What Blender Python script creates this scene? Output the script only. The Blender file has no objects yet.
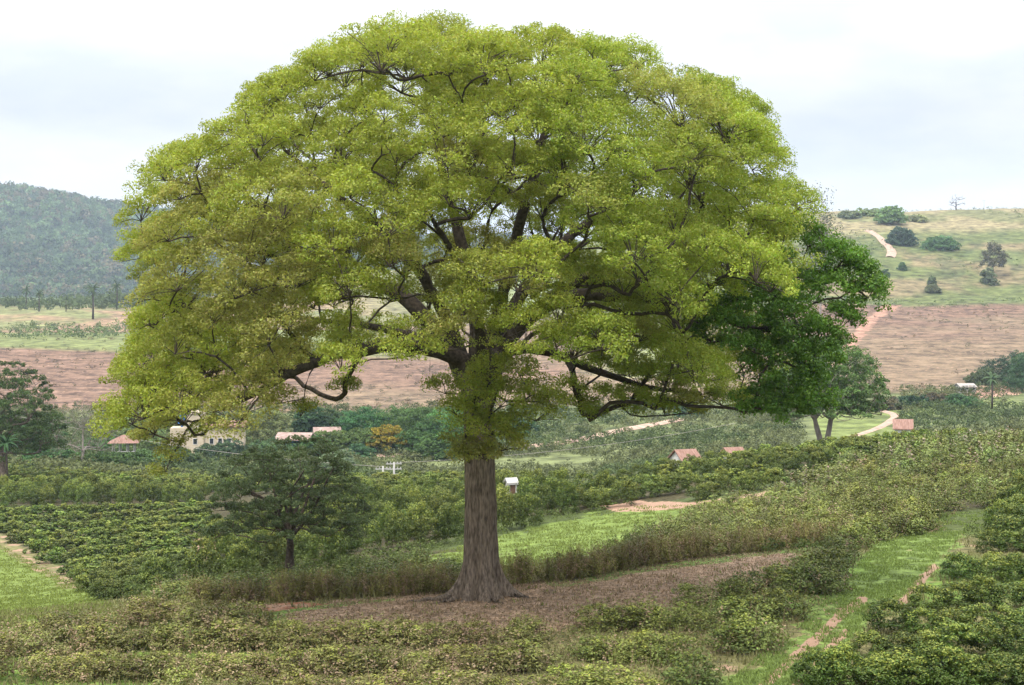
import bpy, math, random
import numpy as np
from mathutils import Vector

R = math.radians
S = bpy.context.scene
C = S.collection

# ------------------------------------------------------------------ camera, sky, sun, exposure
F = 1500.0                 # focal length in pixels of a 1024 px wide frame
PX0, HOR = 512.0, 300.0    # image column straight ahead, image row of the horizon
cam_d = bpy.data.cameras.new('camera')
cam = bpy.data.objects.new('camera', cam_d)
C.objects.link(cam)
cam_d.sensor_width = 36.0
cam_d.lens = 36.0 * F / 1024.0
cam_d.shift_y = -(342.5 - HOR) / 1024.0
cam_d.clip_start = 0.5
cam_d.clip_end = 20000
cam.location = (0, 0, 0)
cam.rotation_euler = (R(90), 0, 0)
S.camera = cam

SUN_EL, SUN_AZ = 59, 212   # azimuth measured from +Y clockwise
w = bpy.data.worlds.new('World')
S.world = w
w.use_nodes = True
nt = w.node_tree
nt.nodes.clear()
def wn(t, **k):
    n = nt.nodes.new(t)
    for a, b in k.items():
        setattr(n, a, b)
    return n
sky = wn('ShaderNodeTexSky', sky_type='NISHITA')
sky.sun_disc = False
sky.sun_elevation = R(SUN_EL)
sky.sun_rotation = R(SUN_AZ)
sky.air_density = 1.0
sky.dust_density = 2.0
geo = wn('ShaderNodeTexCoord')
mp = wn('ShaderNodeMapping')
mp.inputs['Scale'].default_value = (1.5, 1.5, 4.5)
mp.inputs['Location'].default_value = (0.35, 0.0, 0.15)
nz = wn('ShaderNodeTexNoise')
nz.inputs['Scale'].default_value = 4.2
nz.inputs['Detail'].default_value = 7
nz.inputs['Roughness'].default_value = 0.52
nz.inputs['Distortion'].default_value = 0.35
rp = wn('ShaderNodeValToRGB')
rp.color_ramp.elements[0].position = 0.36
rp.color_ramp.elements[0].color = (0.9, 0.9, 0.9, 1)
rp.color_ramp.elements[1].position = 0.60
rp.color_ramp.elements[1].color = (1, 1, 1, 1)
cl = wn('ShaderNodeMix', data_type='RGBA')
cl.inputs[6].default_value = (7.9, 8.35, 9.4, 1)     # thin grey-blue cloud
cl.inputs[7].default_value = (10.6, 10.55, 10.5, 1)     # bright cloud
nz2 = wn('ShaderNodeTexNoise')
nz2.inputs['Scale'].default_value = 2.6
nz2.inputs['Detail'].default_value = 6
rp2 = wn('ShaderNodeValToRGB')
rp2.color_ramp.elements[0].position = 0.40
rp2.color_ramp.elements[1].position = 0.60
mx = wn('ShaderNodeMix', data_type='RGBA')
bg = wn('ShaderNodeBackground')
bg.inputs['Strength'].default_value = 0.10
out = wn('ShaderNodeOutputWorld')
L = nt.links.new
L(geo.outputs['Generated'], mp.inputs['Vector'])
L(mp.outputs[0], nz.inputs['Vector'])
L(mp.outputs[0], nz2.inputs['Vector'])
L(nz.outputs['Fac'], rp.inputs[0])
L(nz2.outputs['Fac'], rp2.inputs[0])
L(rp2.outputs[0], cl.inputs[0])
L(rp.outputs[0], mx.inputs[0])
L(sky.outputs[0], mx.inputs[6])
# an overcast sky is about twice as bright overhead as at the horizon
sx = wn('ShaderNodeSeparateXYZ'); L(geo.outputs['Generated'], sx.inputs[0])
zr = wn('ShaderNodeMapRange'); zr.inputs[1].default_value = 0.12; zr.inputs[2].default_value = 0.9; zr.inputs[3].default_value = 0.61; zr.inputs[4].default_value = 2.8
L(sx.outputs['Z'], zr.inputs[0])
vs_ = wn('ShaderNodeVectorMath', operation='SCALE'); L(cl.outputs[2], vs_.inputs[0]); L(zr.outputs[0], vs_.inputs[3])
L(vs_.outputs[0], mx.inputs[7])
L(mx.outputs[2], bg.inputs['Color'])
L(bg.outputs[0], out.inputs[0])

sun_d = bpy.data.lights.new('sun', 'SUN')
sun_d.energy = 2.7
sun_d.angle = R(14)
sun_d.color = (1.0, 0.95, 0.86)
sun = bpy.data.objects.new('sun', sun_d)
C.objects.link(sun)
_d = Vector((math.sin(R(SUN_AZ)) * math.cos(R(SUN_EL)), math.cos(R(SUN_AZ)) * math.cos(R(SUN_EL)), math.sin(R(SUN_EL))))
sun.rotation_euler = _d.to_track_quat('Z', 'Y').to_euler()
sun.location = _d * 200

S.view_settings.view_transform = 'Standard'
S.view_settings.look = 'None'
S.view_settings.gamma = 1
S.view_settings.use_curve_mapping = False
S.view_settings.exposure = 0.62
S.render.engine = 'CYCLES'
S.cycles.max_bounces = 6
S.cycles.diffuse_bounces = 3
S.cycles.transmission_bounces = 3
S.cycles.volume_bounces = 1
S.cycles.use_denoising = True
S.cycles.denoiser = 'OPENIMAGEDENOISE'

# ------------------------------------------------------------------ helpers
def tag(o, label=None, cat=None, group=None, kind=None):
    if label: o['label'] = label
    if cat: o['category'] = cat
    if group: o['group'] = group
    if kind: o['kind'] = kind
    return o

def empty(name, loc, rz=0):
    o = bpy.data.objects.new(name, None)
    C.objects.link(o)
    o.location = loc
    o.rotation_euler = (0, 0, rz)
    o.empty_display_size = 0.3
    return o

def fbm(x, y, seed=0, octv=4, gain=0.5):
    x = np.asarray(x, float); y = np.asarray(y, float)
    tot = np.zeros(np.broadcast(x, y).shape); amp = 1.0; s = 0
    for k in range(octv):
        xi = np.floor(x); yi = np.floor(y)
        fx = x - xi; fy = y - yi
        fx = fx * fx * (3 - 2 * fx); fy = fy * fy * (3 - 2 * fy)
        def h(a, b):
            v = np.sin(a * 127.1 + b * 311.7 + (seed + k) * 74.7) * 43758.5453
            return v - np.floor(v)
        v = (h(xi, yi) * (1 - fx) + h(xi + 1, yi) * fx) * (1 - fy) + (h(xi, yi + 1) * (1 - fx) + h(xi + 1, yi + 1) * fx) * fy
        tot += amp * v; s += amp; amp *= gain; x = x * 2.03 + 13.1; y = y * 2.03 + 7.7
    return tot / s

def mesh_np(name, V, Q, mat, tint=None, smooth=False, attrs=None):
    """one mesh from numpy arrays; Q is (n,4) or (n,3)"""
    V = np.ascontiguousarray(V, np.float32); Q = np.ascontiguousarray(Q, np.int32)
    me = bpy.data.meshes.new(name)
    n, k = Q.shape
    me.vertices.add(len(V)); me.vertices.foreach_set('co', V.ravel())
    me.loops.add(n * k); me.loops.foreach_set('vertex_index', Q.ravel())
    me.polygons.add(n)
    me.polygons.foreach_set('loop_start', np.arange(0, n * k, k, dtype=np.int32))
    me.polygons.foreach_set('loop_total', np.full(n, k, np.int32))
    me.update(calc_edges=True)
    if smooth:
        me.polygons.foreach_set('use_smooth', np.ones(n, bool))
    if tint is not None:
        a = me.color_attributes.new('tint', 'FLOAT_COLOR', 'POINT')
        a.data.foreach_set('color', np.concatenate([tint, np.ones((len(tint), 1))], 1).astype(np.float32).ravel())
    for key, arr in (attrs or {}).items():
        a = me.attributes.new(key, 'FLOAT', 'POINT')
        a.data.foreach_set('value', np.asarray(arr, np.float32))
    if mat: me.materials.append(mat)
    return me

def link(name, me, parent=None, loc=None):
    o = bpy.data.objects.new(name, me)
    C.objects.link(o)
    if parent: o.parent = parent
    if loc is not None: o.location = loc
    return o

class MB:
    """collects boxes, prisms and tubes into one mesh"""
    def __init__(s): s.v = []; s.f = []
    def add(s, vs, fs):
        n = len(s.v); s.v += [tuple(p) for p in vs]; s.f += [tuple(i + n for i in f) for f in fs]; return s
    def box(s, x0, x1, y0, y1, z0, z1):
        return s.add([(x0,y0,z0),(x1,y0,z0),(x1,y1,z0),(x0,y1,z0),(x0,y0,z1),(x1,y0,z1),(x1,y1,z1),(x0,y1,z1)],
                     [(0,3,2,1),(4,5,6,7),(0,1,5,4),(1,2,6,5),(2,3,7,6),(3,0,4,7)])
    def tube(s, pts, rad, n=8):
        pts = [Vector(p) for p in pts]; rings = []
        for i, p in enumerate(pts):
            d = (pts[min(i+1, len(pts)-1)] - pts[max(i-1, 0)]).normalized()
            a = d.orthogonal().normalized(); b = d.cross(a)
            r = rad[i] if isinstance(rad, (list, tuple)) else rad
            rings.append([p + (a*math.cos(2*math.pi*k/n) + b*math.sin(2*math.pi*k/n))*r for k in range(n)])
        vs = [v for r_ in rings for v in r_]
        fs = [(i*n+k, i*n+(k+1)%n, (i+1)*n+(k+1)%n, (i+1)*n+k) for i in range(len(pts)-1) for k in range(n)]
        fs += [tuple(range(n))[::-1], tuple((len(pts)-1)*n+k for k in range(n))]
        return s.add(vs, fs)
    def build(s, name, mat, parent=None, loc=None, smooth=False):
        me = bpy.data.meshes.new(name); me.from_pydata(s.v, [], s.f); me.materials.append(mat)
        if smooth: me.polygons.foreach_set('use_smooth', [True]*len(me.polygons))
        return link(name, me, parent, loc)

# ------------------------------------------------------------------ materials
def newmat(name):
    m = bpy.data.materials.new(name); m.use_nodes = True
    m.node_tree.nodes.clear()
    return m, m.node_tree.nodes, m.node_tree.links.new

def leaf_mat(name, trans=0.32, rough=0.55, spec=0.25, var=0.25):
    m, N, K = newmat(name)
    at = N.new('ShaderNodeAttribute'); at.attribute_name = 'tint'
    oi = N.new('ShaderNodeObjectInfo')
    mr = N.new('ShaderNodeMapRange'); mr.inputs[3].default_value = 1 - var; mr.inputs[4].default_value = 1 + var
    K(oi.outputs['Random'], mr.inputs[0])
    hs = N.new('ShaderNodeHueSaturation')
    K(at.outputs['Color'], hs.inputs['Color']); K(mr.outputs[0], hs.inputs['Value'])
    mr2 = N.new('ShaderNodeMapRange'); mr2.inputs[3].default_value = 0.485; mr2.inputs[4].default_value = 0.512
    ml = N.new('ShaderNodeMath'); ml.operation = 'FRACT'
    mm = N.new('ShaderNodeMath'); mm.operation = 'MULTIPLY'; mm.inputs[1].default_value = 37.7
    K(oi.outputs['Random'], mm.inputs[0]); K(mm.outputs[0], ml.inputs[0]); K(ml.outputs[0], mr2.inputs[0])
    K(mr2.outputs[0], hs.inputs['Hue'])
    p = N.new('ShaderNodeBsdfPrincipled'); p.inputs['Roughness'].default_value = rough
    p.inputs['Specular IOR Level'].default_value = spec
    t = N.new('ShaderNodeBsdfTranslucent')
    h2 = N.new('ShaderNodeHueSaturation'); h2.inputs['Saturation'].default_value = 1.1; h2.inputs['Value'].default_value = 1.15
    K(hs.outputs[0], h2.inputs['Color']); K(h2.outputs[0], t.inputs['Color'])
    K(hs.outputs[0], p.inputs['Base Color'])
    mi = N.new('ShaderNodeMixShader'); mi.inputs[0].default_value = trans
    K(p.outputs[0], mi.inputs[1]); K(t.outputs[0], mi.inputs[2])
    o = N.new('ShaderNodeOutputMaterial'); K(mi.outputs[0], o.inputs[0])
    return m

def noisy_mat(name, c1, c2, scale=3.0, rough=0.9, bump=0.0, stretch=(1,1,1), detail=6, spec=0.2, bscale=None):
    m, N, K = newmat(name)
    tc = N.new('ShaderNodeTexCoord'); mp = N.new('ShaderNodeMapping'); mp.inputs['Scale'].default_value = stretch
    K(tc.outputs['Object'], mp.inputs[0])
    n = N.new('ShaderNodeTexNoise'); n.inputs['Scale'].default_value = scale; n.inputs['Detail'].default_value = detail
    K(mp.outputs[0], n.inputs['Vector'])
    r = N.new('ShaderNodeValToRGB')
    r.color_ramp.elements[0].position = 0.32; r.color_ramp.elements[0].color = (*c1, 1)
    r.color_ramp.elements[1].position = 0.68; r.color_ramp.elements[1].color = (*c2, 1)
    K(n.outputs['Fac'], r.inputs[0])
    p = N.new('ShaderNodeBsdfPrincipled'); p.inputs['Roughness'].default_value = rough
    p.inputs['Specular IOR Level'].default_value = spec
    K(r.outputs[0], p.inputs['Base Color'])
    if bump:
        b = N.new('ShaderNodeBump'); b.inputs['Distance'].default_value = bump; b.inputs['Strength'].default_value = 1
        if bscale:
            n2 = N.new('ShaderNodeTexNoise'); n2.inputs['Scale'].default_value = bscale; n2.inputs['Detail'].default_value = 4
            K(mp.outputs[0], n2.inputs['Vector']); K(n2.outputs['Fac'], b.inputs['Height'])
        else:
            K(n.outputs['Fac'], b.inputs['Height'])
        K(b.outputs[0], p.inputs['Normal'])
    o = N.new('ShaderNodeOutputMaterial'); K(p.outputs[0], o.inputs[0])
    return m

M_LEAF = leaf_mat('tree leaves', trans=0.44, var=0.0)
M_BUSH = leaf_mat('bush leaves', trans=0.12, spec=0.2, rough=0.55, var=0.34)
M_FAR = leaf_mat('far leaves', trans=0.2, spec=0.1, rough=0.8, var=0.0)
M_GRASS = leaf_mat('grass blades', trans=0.35, spec=0.1, rough=0.8, var=0.0)
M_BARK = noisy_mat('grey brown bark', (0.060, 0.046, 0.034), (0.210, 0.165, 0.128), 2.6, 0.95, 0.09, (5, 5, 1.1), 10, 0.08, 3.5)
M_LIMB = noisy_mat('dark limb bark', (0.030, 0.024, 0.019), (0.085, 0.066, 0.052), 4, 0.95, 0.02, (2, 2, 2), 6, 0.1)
M_PALEBARK = noisy_mat('pale bark', (0.16, 0.13, 0.11), (0.32, 0.28, 0.24), 2, 0.9, 0.02, (1, 1, 0.4))

# ------------------------------------------------------------------ terrain height field
PXC = np.array([-700, 0, 150, 300, 480, 650, 820, 1024, 1750], float)
TAB = [
 (2,    [-1.8]*9),
 (8,    [-3.2]*9),
 (20,   [-6.3]*9),
 (34,   [-9.7]*9),
 (45,   [-11.6]*9),
 (55,   [-12.6,-12.3,-12.2,-12.05,-11.95,-11.8,-11.7,-11.7,-11.5]),
 (61,   [-13.5,-13.1,-12.7,-12.35,-12.1,-11.93,-11.85,-11.85,-11.6]),
 (70,   [-15.2,-14.9,-14.2,-13.5,-13.0,-12.35,-12.2,-12.1,-11.7]),
 (85,   [-18,-17.5,-16.6,-15.4,-14.9,-14.2,-13.1,-12.6,-12.0]),
 (105,  [-21,-20.3,-19.1,-17.7,-16.6,-15.4,-13.8,-12.8,-12.2]),
 (130,  [-23,-22.6,-21.5,-19.9,-18.2,-16.3,-14.5,-13.2,-12.5]),
 (160,  [-25,-24.4,-23.7,-22.3,-20.5,-18.2,-16.3,-14.9,-14]),
 (200,  [-27,-25.8,-25.4,-24.8,-24.2,-23.8,-21.6,-19.2,-17]),
 (250,  [-29,-28.6,-29.5,-32.2,-32.2,-30.2,-27.5,-25,-22]),
 (320,  [-32,-31.6,-32.2,-33.0,-32.8,-31.6,-29.6,-28,-25]),
 (400,  [-34,-33.6,-33.5,-33.4,-33,-31.6,-29.5,-27.8,-26]),
 (470,  [-32,-32.5,-32.5,-32.4,-31.5,-30,-27.5,-25.5,-24]),
 (600,  [-18,-20,-22,-23,-24,-21,-17,-16,-14]),
 (750,  [-12,-12.5,-12.5,-12,-11,-6,-2.5,-2.5,0]),
 (950,  [-4,-3.5,-2,4,15,26,39,40,44]),
 (1150, [-4,-3.5,0,12,32,52,67,69,78]),
 (1500, [0,-1,0,12,34,48,58,60,70]),
 (1900, [4,2,2,14,30,40,44,50,60]),
 (2250, [110,92,66,60,55,50,40,40,40]),
 (2650, [230,192,140,112,100,78,50,30,20]),
 (3200, [190,160,120,90,95,70,40,10,0]),
 (6000, [40,40,40,40,40,40,20,0,0]),
]
_lY = np.log(np.array([t[0] for t in TAB], float)); _T = np.array([t[1] for t in TAB], float)
def _pchip(x, y, xi):
    h = np.diff(x); d = np.diff(y, axis=0) / h[:, None]
    m = np.zeros_like(y)
    w1 = (2*h[1:] + h[:-1])[:, None]; w2 = (h[1:] + 2*h[:-1])[:, None]
    ok = d[:-1] * d[1:] > 0
    with np.errstate(divide='ignore', invalid='ignore'):
        hm = (w1 + w2) / (w1 / d[:-1] + w2 / d[1:])
    m[1:-1] = np.where(ok, hm, 0); m[0] = d[0]; m[-1] = d[-1]
    k = np.clip(np.searchsorted(x, xi) - 1, 0, len(x) - 2)
    t = ((xi - x[k]) / h[k])[:, None]; hk = h[k][:, None]
    return ((2*t**3 - 3*t**2 + 1)*y[k] + (t**3 - 2*t**2 + t)*hk*m[k] + (-2*t**3 + 3*t**2)*y[k+1] + (t**3 - t**2)*hk*m[k+1])
_gY = np.linspace(_lY[0], _lY[-1], 900)
_G1 = _pchip(_lY, _T, _gY)
_gP = np.linspace(PXC[0], PXC[-1], 500)
_G = _pchip(PXC, np.ascontiguousarray(_G1.T), _gP).T          # rows log Y, columns px

def H(x, y):
    x = np.asarray(x, float); y = np.asarray(y, float)
    ye = np.maximum(y, 45.0)
    p = PX0 + F * x / ye
    a = (np.clip(p, PXC[0], PXC[-1]) - _gP[0]) / (_gP[1] - _gP[0])
    b = (np.clip(np.log(np.maximum(y, 2.0)), _gY[0], _gY[-1]) - _gY[0]) / (_gY[1] - _gY[0])
    ia = np.clip(a.astype(int), 0, len(_gP) - 2); ib = np.clip(b.astype(int), 0, len(_gY) - 2)
    fa = a - ia; fb = b - ib
    z = (_G[ib, ia]*(1-fa) + _G[ib, ia+1]*fa)*(1-fb) + (_G[ib+1, ia]*(1-fa) + _G[ib+1, ia+1]*fa)*fb
    # real relief: small bumps near, gullies and folds far away
    z = z + (fbm(x*0.35, y*0.35, 3, 2) - 0.5) * 0.22 * (y > 5)
    far = np.clip((y - 380) / 500, 0, 1)
    z = z + (fbm(x*0.012, y*0.012, 5, 5) - 0.5) * 9.0 * far + (fbm(x*0.004, y*0.004, 9, 4) - 0.5) * 50 * np.clip((y - 1800) / 700, 0, 1)
    return z

def H1(x, y): return float(H(np.array([x]), np.array([y]))[0])

def hit(px, py, y0=45, y1=3000):
    """first point of the ground along the line of sight through a picture point"""
    ys = np.exp(np.linspace(math.log(y0), math.log(y1), 3000))
    xs = (px - PX0) / F * ys
    d = H(xs, ys) - (HOR - py) / F * ys
    k = np.argmax(d >= 0)
    if d[k] < 0: k = len(ys) - 1
    return xs[k], ys[k], H1(xs[k], ys[k])

def at(px, Y):
    x = (px - PX0) / F * Y
    return Vector((x, Y, H1(x, Y)))

def proj(x, y, z): return PX0 + F * x / y, HOR - F * z / y

def inpoly(px, py, poly):
    px = np.asarray(px, float); py = np.asarray(py, float)
    r = np.zeros(px.shape, bool); n = len(poly)
    for i in range(n):
        x0, y0 = poly[i]; x1, y1 = poly[(i+1) % n]
        if y0 == y1: continue
        c = ((y0 > py) != (y1 > py)) & (px < (x1-x0)*(py-y0)/(y1-y0) + x0)
        r ^= c
    return r

# regions of the ground, outlined where they lie (picture column/row of the ground point, with a depth range)
LANE = [(700,720),(724,685),(760,655),(796,630),(843,584),(876,540),(905,524),(940,514),(985,512),(1000,522),(971,530),(945,552),(912,590),(868,622),(848,645),(825,690),(815,720)]
PATCH = [(285,616),(330,603),(420,594),(500,586),(580,576),(650,563),(720,553),(770,548),(800,560),(770,590),(700,604),(640,618),(560,634),(420,640),(330,636)]
MEADOW = [(400,575),(440,552),(520,532),(590,516),(640,506),(700,505),(690,520),(640,535),(600,552),(520,575),(430,590)]
PASTURE = [(-700,545),(-60,540),(0,545),(35,563),(75,585),(112,604),(100,640),(0,660),(-700,700)]

# ------------------------------------------------------------------ ground
M_, N_, K_ = newmat('ground')
def _n(t, **k):
    n = N_.new(t)
    for a, b in k.items(): setattr(n, a, b)
    return n
_at = _n('ShaderNodeAttribute', attribute_name='tint')
_so = _n('ShaderNodeAttribute', attribute_name='soil')
_st = _n('ShaderNodeAttribute', attribute_name='plough')
_fa = _n('ShaderNodeAttribute', attribute_name='farness')
_tc = _n('ShaderNodeTexCoord')
_a = _n('ShaderNodeTexNoise'); _a.inputs['Scale'].default_value = 2.2; _a.inputs['Detail'].default_value = 10; _a.inputs['Roughness'].default_value = 0.7
_b = _n('ShaderNodeTexNoise'); _b.inputs['Scale'].default_value = 0.17; _b.inputs['Detail'].default_value = 12; _b.inputs['Roughness'].default_value = 0.68
K_(_tc.outputs['Object'], _a.inputs[0]); K_(_tc.outputs['Object'], _b.inputs[0])
_nm = _n('ShaderNodeMix', data_type='FLOAT'); K_(_fa.outputs['Fac'], _nm.inputs[0]); K_(_a.outputs['Fac'], _nm.inputs[2]); K_(_b.outputs['Fac'], _nm.inputs[3])
_mr = _n('ShaderNodeMapRange'); _mr.inputs[1].default_value = 0.34; _mr.inputs[2].default_value = 0.66; _mr.inputs[3].default_value = 0.32; _mr.inputs[4].default_value = 1.65
K_(_nm.outputs[0], _mr.inputs[0])
_mu = _n('ShaderNodeVectorMath', operation='SCALE'); K_(_at.outputs['Color'], _mu.inputs[0]); K_(_mr.outputs[0], _mu.inputs[3])
# bare soil showing through
_c = _n('ShaderNodeTexNoise'); _c.inputs['Scale'].default_value = 0.75; _c.inputs['Detail'].default_value = 6
K_(_tc.outputs['Object'], _c.inputs[0])
_sm = _n('ShaderNodeMath', operation='ADD'); K_(_c.outputs['Fac'], _sm.inputs[0]); K_(_so.outputs['Fac'], _sm.inputs[1])
_ss = _n('ShaderNodeMapRange', interpolation_type='SMOOTHSTEP'); _ss.inputs[1].default_value = 0.95; _ss.inputs[2].default_value = 1.08
K_(_sm.outputs[0], _ss.inputs[0])
_sc = _n('ShaderNodeMix', data_type='RGBA'); _sc.inputs[6].default_value = (0.17, 0.098, 0.060, 1); _sc.inputs[7].default_value = (0.36, 0.24, 0.17, 1)
K_(_a.outputs['Fac'], _sc.inputs[0])
_mix = _n('ShaderNodeMix', data_type='RGBA'); K_(_ss.outputs[0], _mix.inputs[0]); K_(_mu.outputs[0], _mix.inputs[6]); K_(_sc.outputs[2], _mix.inputs[7])
# plough lines and dry terraces across the far slope
_mp = _n('ShaderNodeMapping'); _mp.inputs['Scale'].default_value = (0.007, 0.42, 0.42); _mp.inputs['Rotation'].default_value = (0, 0, 0.05)
K_(_tc.outputs['Object'], _mp.inputs[0])
_w = _n('ShaderNodeTexNoise'); _w.inputs['Scale'].default_value = 1.0; _w.inputs['Detail'].default_value = 8; _w.inputs['Roughness'].default_value = 0.7; _w.inputs['Distortion'].default_value = 0.25
K_(_mp.outputs[0], _w.inputs[0])
_wr = _n('ShaderNodeMapRange'); _wr.inputs[1].default_value = 0.35; _wr.inputs[2].default_value = 0.65; _wr.inputs[3].default_value = 0.55; _wr.inputs[4].default_value = 1.35
K_(_w.outputs['Fac'], _wr.inputs[0])
_wm = _n('ShaderNodeMix', data_type='FLOAT'); _wm.inputs[2].default_value = 1.0; K_(_st.outputs['Fac'], _wm.inputs[0]); K_(_wr.outputs[0], _wm.inputs[3])
_fin = _n('ShaderNodeVectorMath', operation='SCALE'); K_(_mix.outputs[2], _fin.inputs[0]); K_(_wm.outputs[0], _fin.inputs[3])
_p = _n('ShaderNodeBsdfPrincipled'); _p.inputs['Roughness'].default_value = 0.95; _p.inputs['Specular IOR Level'].default_value = 0.1
K_(_fin.outputs[0], _p.inputs['Base Color'])
_bu = _n('ShaderNodeBump'); _bu.inputs['Distance'].default_value = 0.10; K_(_a.outputs['Fac'], _bu.inputs['Height']); K_(_bu.outputs[0], _p.inputs['Normal'])
_o = _n('ShaderNodeOutputMaterial'); K_(_p.outputs[0], _o.inputs[0])
M_GROUND = M_

def zone_colours(x, y, z):
    ye = np.maximum(y, 1.0)
    px = PX0 + F * x / ye; py = HOR - F * z / ye
    j1 = (fbm(x*0.5, y*0.5, 21, 3) - 0.5); j2 = (fbm(x*0.5, y*0.5, 22, 3) - 0.5)
    sc = np.clip(60 / ye, 0.15, 1.2)
    pj = px + j1 * 46 * sc; qj = py + j2 * 24 * sc
    n1 = fbm(x*0.08, y*0.08, 31, 4); n2 = fbm(x*0.02, y*0.02, 32, 5); n3 = fbm(x*0.006, y*0.009, 33, 5)
    col = np.zeros(x.shape + (3,)); soil = np.zeros(x.shape); plough = np.zeros(x.shape)
    def put(mask, c, s=None, pl=None):
        mm = mask[..., None] if mask.dtype != bool else mask[..., None].astype(float)
        col[...] = col * (1 - mm) + np.array(c) * mm
        if s is not None: soil[...] = soil * (1 - mm[..., 0]) + s * mm[..., 0]
        if pl is not None: plough[...] = plough * (1 - mm[..., 0]) + pl * mm[..., 0]
    def sm(v, a, b): return np.clip((v - a) / (b - a), 0, 1) ** 1
    col[...] = (0.115, 0.105, 0.045)                        # olive litter and low weeds near
    soil[...] = 0.33
    put(sm(n1, 0.45, 0.6) * (y < 90), (0.10, 0.15, 0.03))
    put((y < 44) , (0.10, 0.14, 0.035), 0.3)
    near = (y > 40) & (y < 82)
    put(near & inpoly(pj, qj, PATCH), (0.25, 0.175, 0.118), 0.32)
    strip = [(540,583),(640,567),(720,556),(800,546),(830,545),(800,552),(720,561),(640,573),(560,588)]
    put(near & inpoly(px + j1*20, py + j2*6, strip), (0.115, 0.17, 0.042), 0.1)
    strip2 = [(300,606),(400,598),(400,601),(300,611)]
    put(near & inpoly(px + j1*20, py + j2*4, strip2), (0.115, 0.17, 0.042), 0.1)
    put(near & inpoly(px, py, [(225,606),(300,602),(330,604),(270,612)]) , (0.22, 0.09, 0.05), 0.5)
    lane = (y > 40) & (y < 100) & inpoly(pj, qj, LANE)
    put(lane, (0.105, 0.145, 0.036), 0.30)
    # two-track wear down the lane
    def track(pts, wd, s, msk, c=(0.12, 0.20, 0.04)):
        d = np.full(x.shape, 1e9)
        for a, b in zip(pts[:-1], pts[1:]):
            ax, ay = a; bx, by = b; L2 = (bx-ax)**2 + (by-ay)**2
            t = np.clip(((px-ax)*(bx-ax) + (py-ay)*(by-ay)) / L2, 0, 1)
            d = np.minimum(d, np.hypot(px-ax-t*(bx-ax), (py-ay-t*(by-ay))*1.3))
        k = np.clip(1 - d / wd, 0, 1)
        soil[...] = np.where(msk, np.maximum(soil, s * k + 0.3 * (k > 0)), soil)
    t1 = [(760,690),(790,662),(815,640),(840,616),(862,600)]
    t2 = [(792,690),(806,672),(838,640),(845,632)]
    t3 = [(905,530),(935,524),(960,518)]
    t4 = [(868,612),(905,600),(914,588),(934,566)]
    for t, wd, s in ((t1, 8, .68), (t2, 7, .52), (t3, 6, .44), (t4, 7, .46)):
        track(t, wd, s, (y > 40) & (y < 100))
    # plantation floor: soil and litter, shade between the rows put into the colour
    mid = sm(y, 78, 88) * (1 - sm(y, 235, 250))
    keep = col.copy()
    put(mid, (0.052, 0.045, 0.022), 0.20)
    put(mid * sm(n1, 0.5, 0.62), (0.055, 0.070, 0.022), 0.15)
    put((y > 76) & (y < 125) & inpoly(pj, qj, MEADOW), (0.115, 0.155, 0.036), 0.26)
    put((y > 56) & (y < 190) & inpoly(pj, qj, PASTURE), (0.115, 0.150, 0.034), 0.12)
    put((y > 100) & (y < 170) & inpoly(pj, qj, [(-60,530),(0,535),(40,555),(80,578),(120,600),(100,606),(70,592),(30,566),(0,550),(-60,545)]), (0.13, 0.12, 0.05), 0.45)
    put((y > 90) & (y < 175) & inpoly(pj, qj, [(190,562),(196,545),(207,535),(224,536),(220,548),(205,562)]), (0.3, 0.2, 0.13), 0.75)
    put((y > 90) & (y < 175) & inpoly(px, py+j2*6, [(600,506),(640,500),(700,503),(720,499),(768,492),(772,500),(735,508),(690,508),(620,512)]), (0.33, 0.21, 0.14), 0.62)
    # valley floor
    val = sm(y, 232, 250)
    put(val, (0.085, 0.100, 0.038), 0.25)
    put(val * sm(n2, 0.48, 0.60), (0.110, 0.125, 0.050), 0.25)
    put((y > 230) & (y < 460) & inpoly(px, py + j2*6, [(820,440),(810,418),(870,402),(1000,400),(1024,404),(880,420),(900,436)]), (0.115, 0.138, 0.042), 0.2)
    # brown slopes
    edge = sm(y + (n2 - .5) * 50, 440, 456)
    put(edge, (0.132, 0.082, 0.056), 0.38, .9)
    put(edge * sm(n3, 0.46, 0.58), (0.140, 0.100, 0.062), 0.38, 0.8)
    grn = edge * np.clip(1 - np.abs(px - 650) / 95, 0, 1) * sm(n2, 0.40, 0.55)
    put(grn, (0.15, 0.165, 0.070), 0.2, 0.3)
    # left: green band, then tan fields with scrub, then pale plain
    lf = 1 - sm(px, 330, 480)
    put(lf * sm(y, 600, 612) * (1 - sm(y, 705, 720)), (0.12, 0.135, 0.048), 0.2, 0.15)
    put(lf * sm(y, 705, 720), (0.20, 0.135, 0.080), 0.42, 0.4)
    put(lf * sm(y, 720, 745) * sm(n2, 0.50, 0.60), (0.135, 0.14, 0.058), 0.2, 0.2)
    put(lf * sm(y, 1080, 1150), (0.18, 0.14, 0.09), 0.2, 0.2)
    put(lf * sm(y, 1250, 1350), (0.13, 0.17, 0.08), 0.0, 0.2)
    # right: green hill above the ploughed field, dry crest
    rt = sm(px, 560, 700)
    put(rt * sm(y, 742, 752), (0.085, 0.100, 0.034), 0.30, 0.15)
    put(rt * sm(y, 742, 752) * sm(n2, 0.50, 0.60), (0.135, 0.108, 0.056), 0.33, 0.25)
    put(rt * sm(y, 742, 752) * sm(n1, 0.60, 0.68) * .6, (0.040, 0.055, 0.022), 0.1, 0.1)
    put(rt * sm(y + (n3-.5)*120, 965, 990), (0.185, 0.155, 0.082), 0.30, 0.25)
    put(rt * sm(y + (n3-.5)*120, 965, 990) * sm(n2, 0.52, 0.6), (0.115, 0.115, 0.05), 0.2, 0.2)
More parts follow.
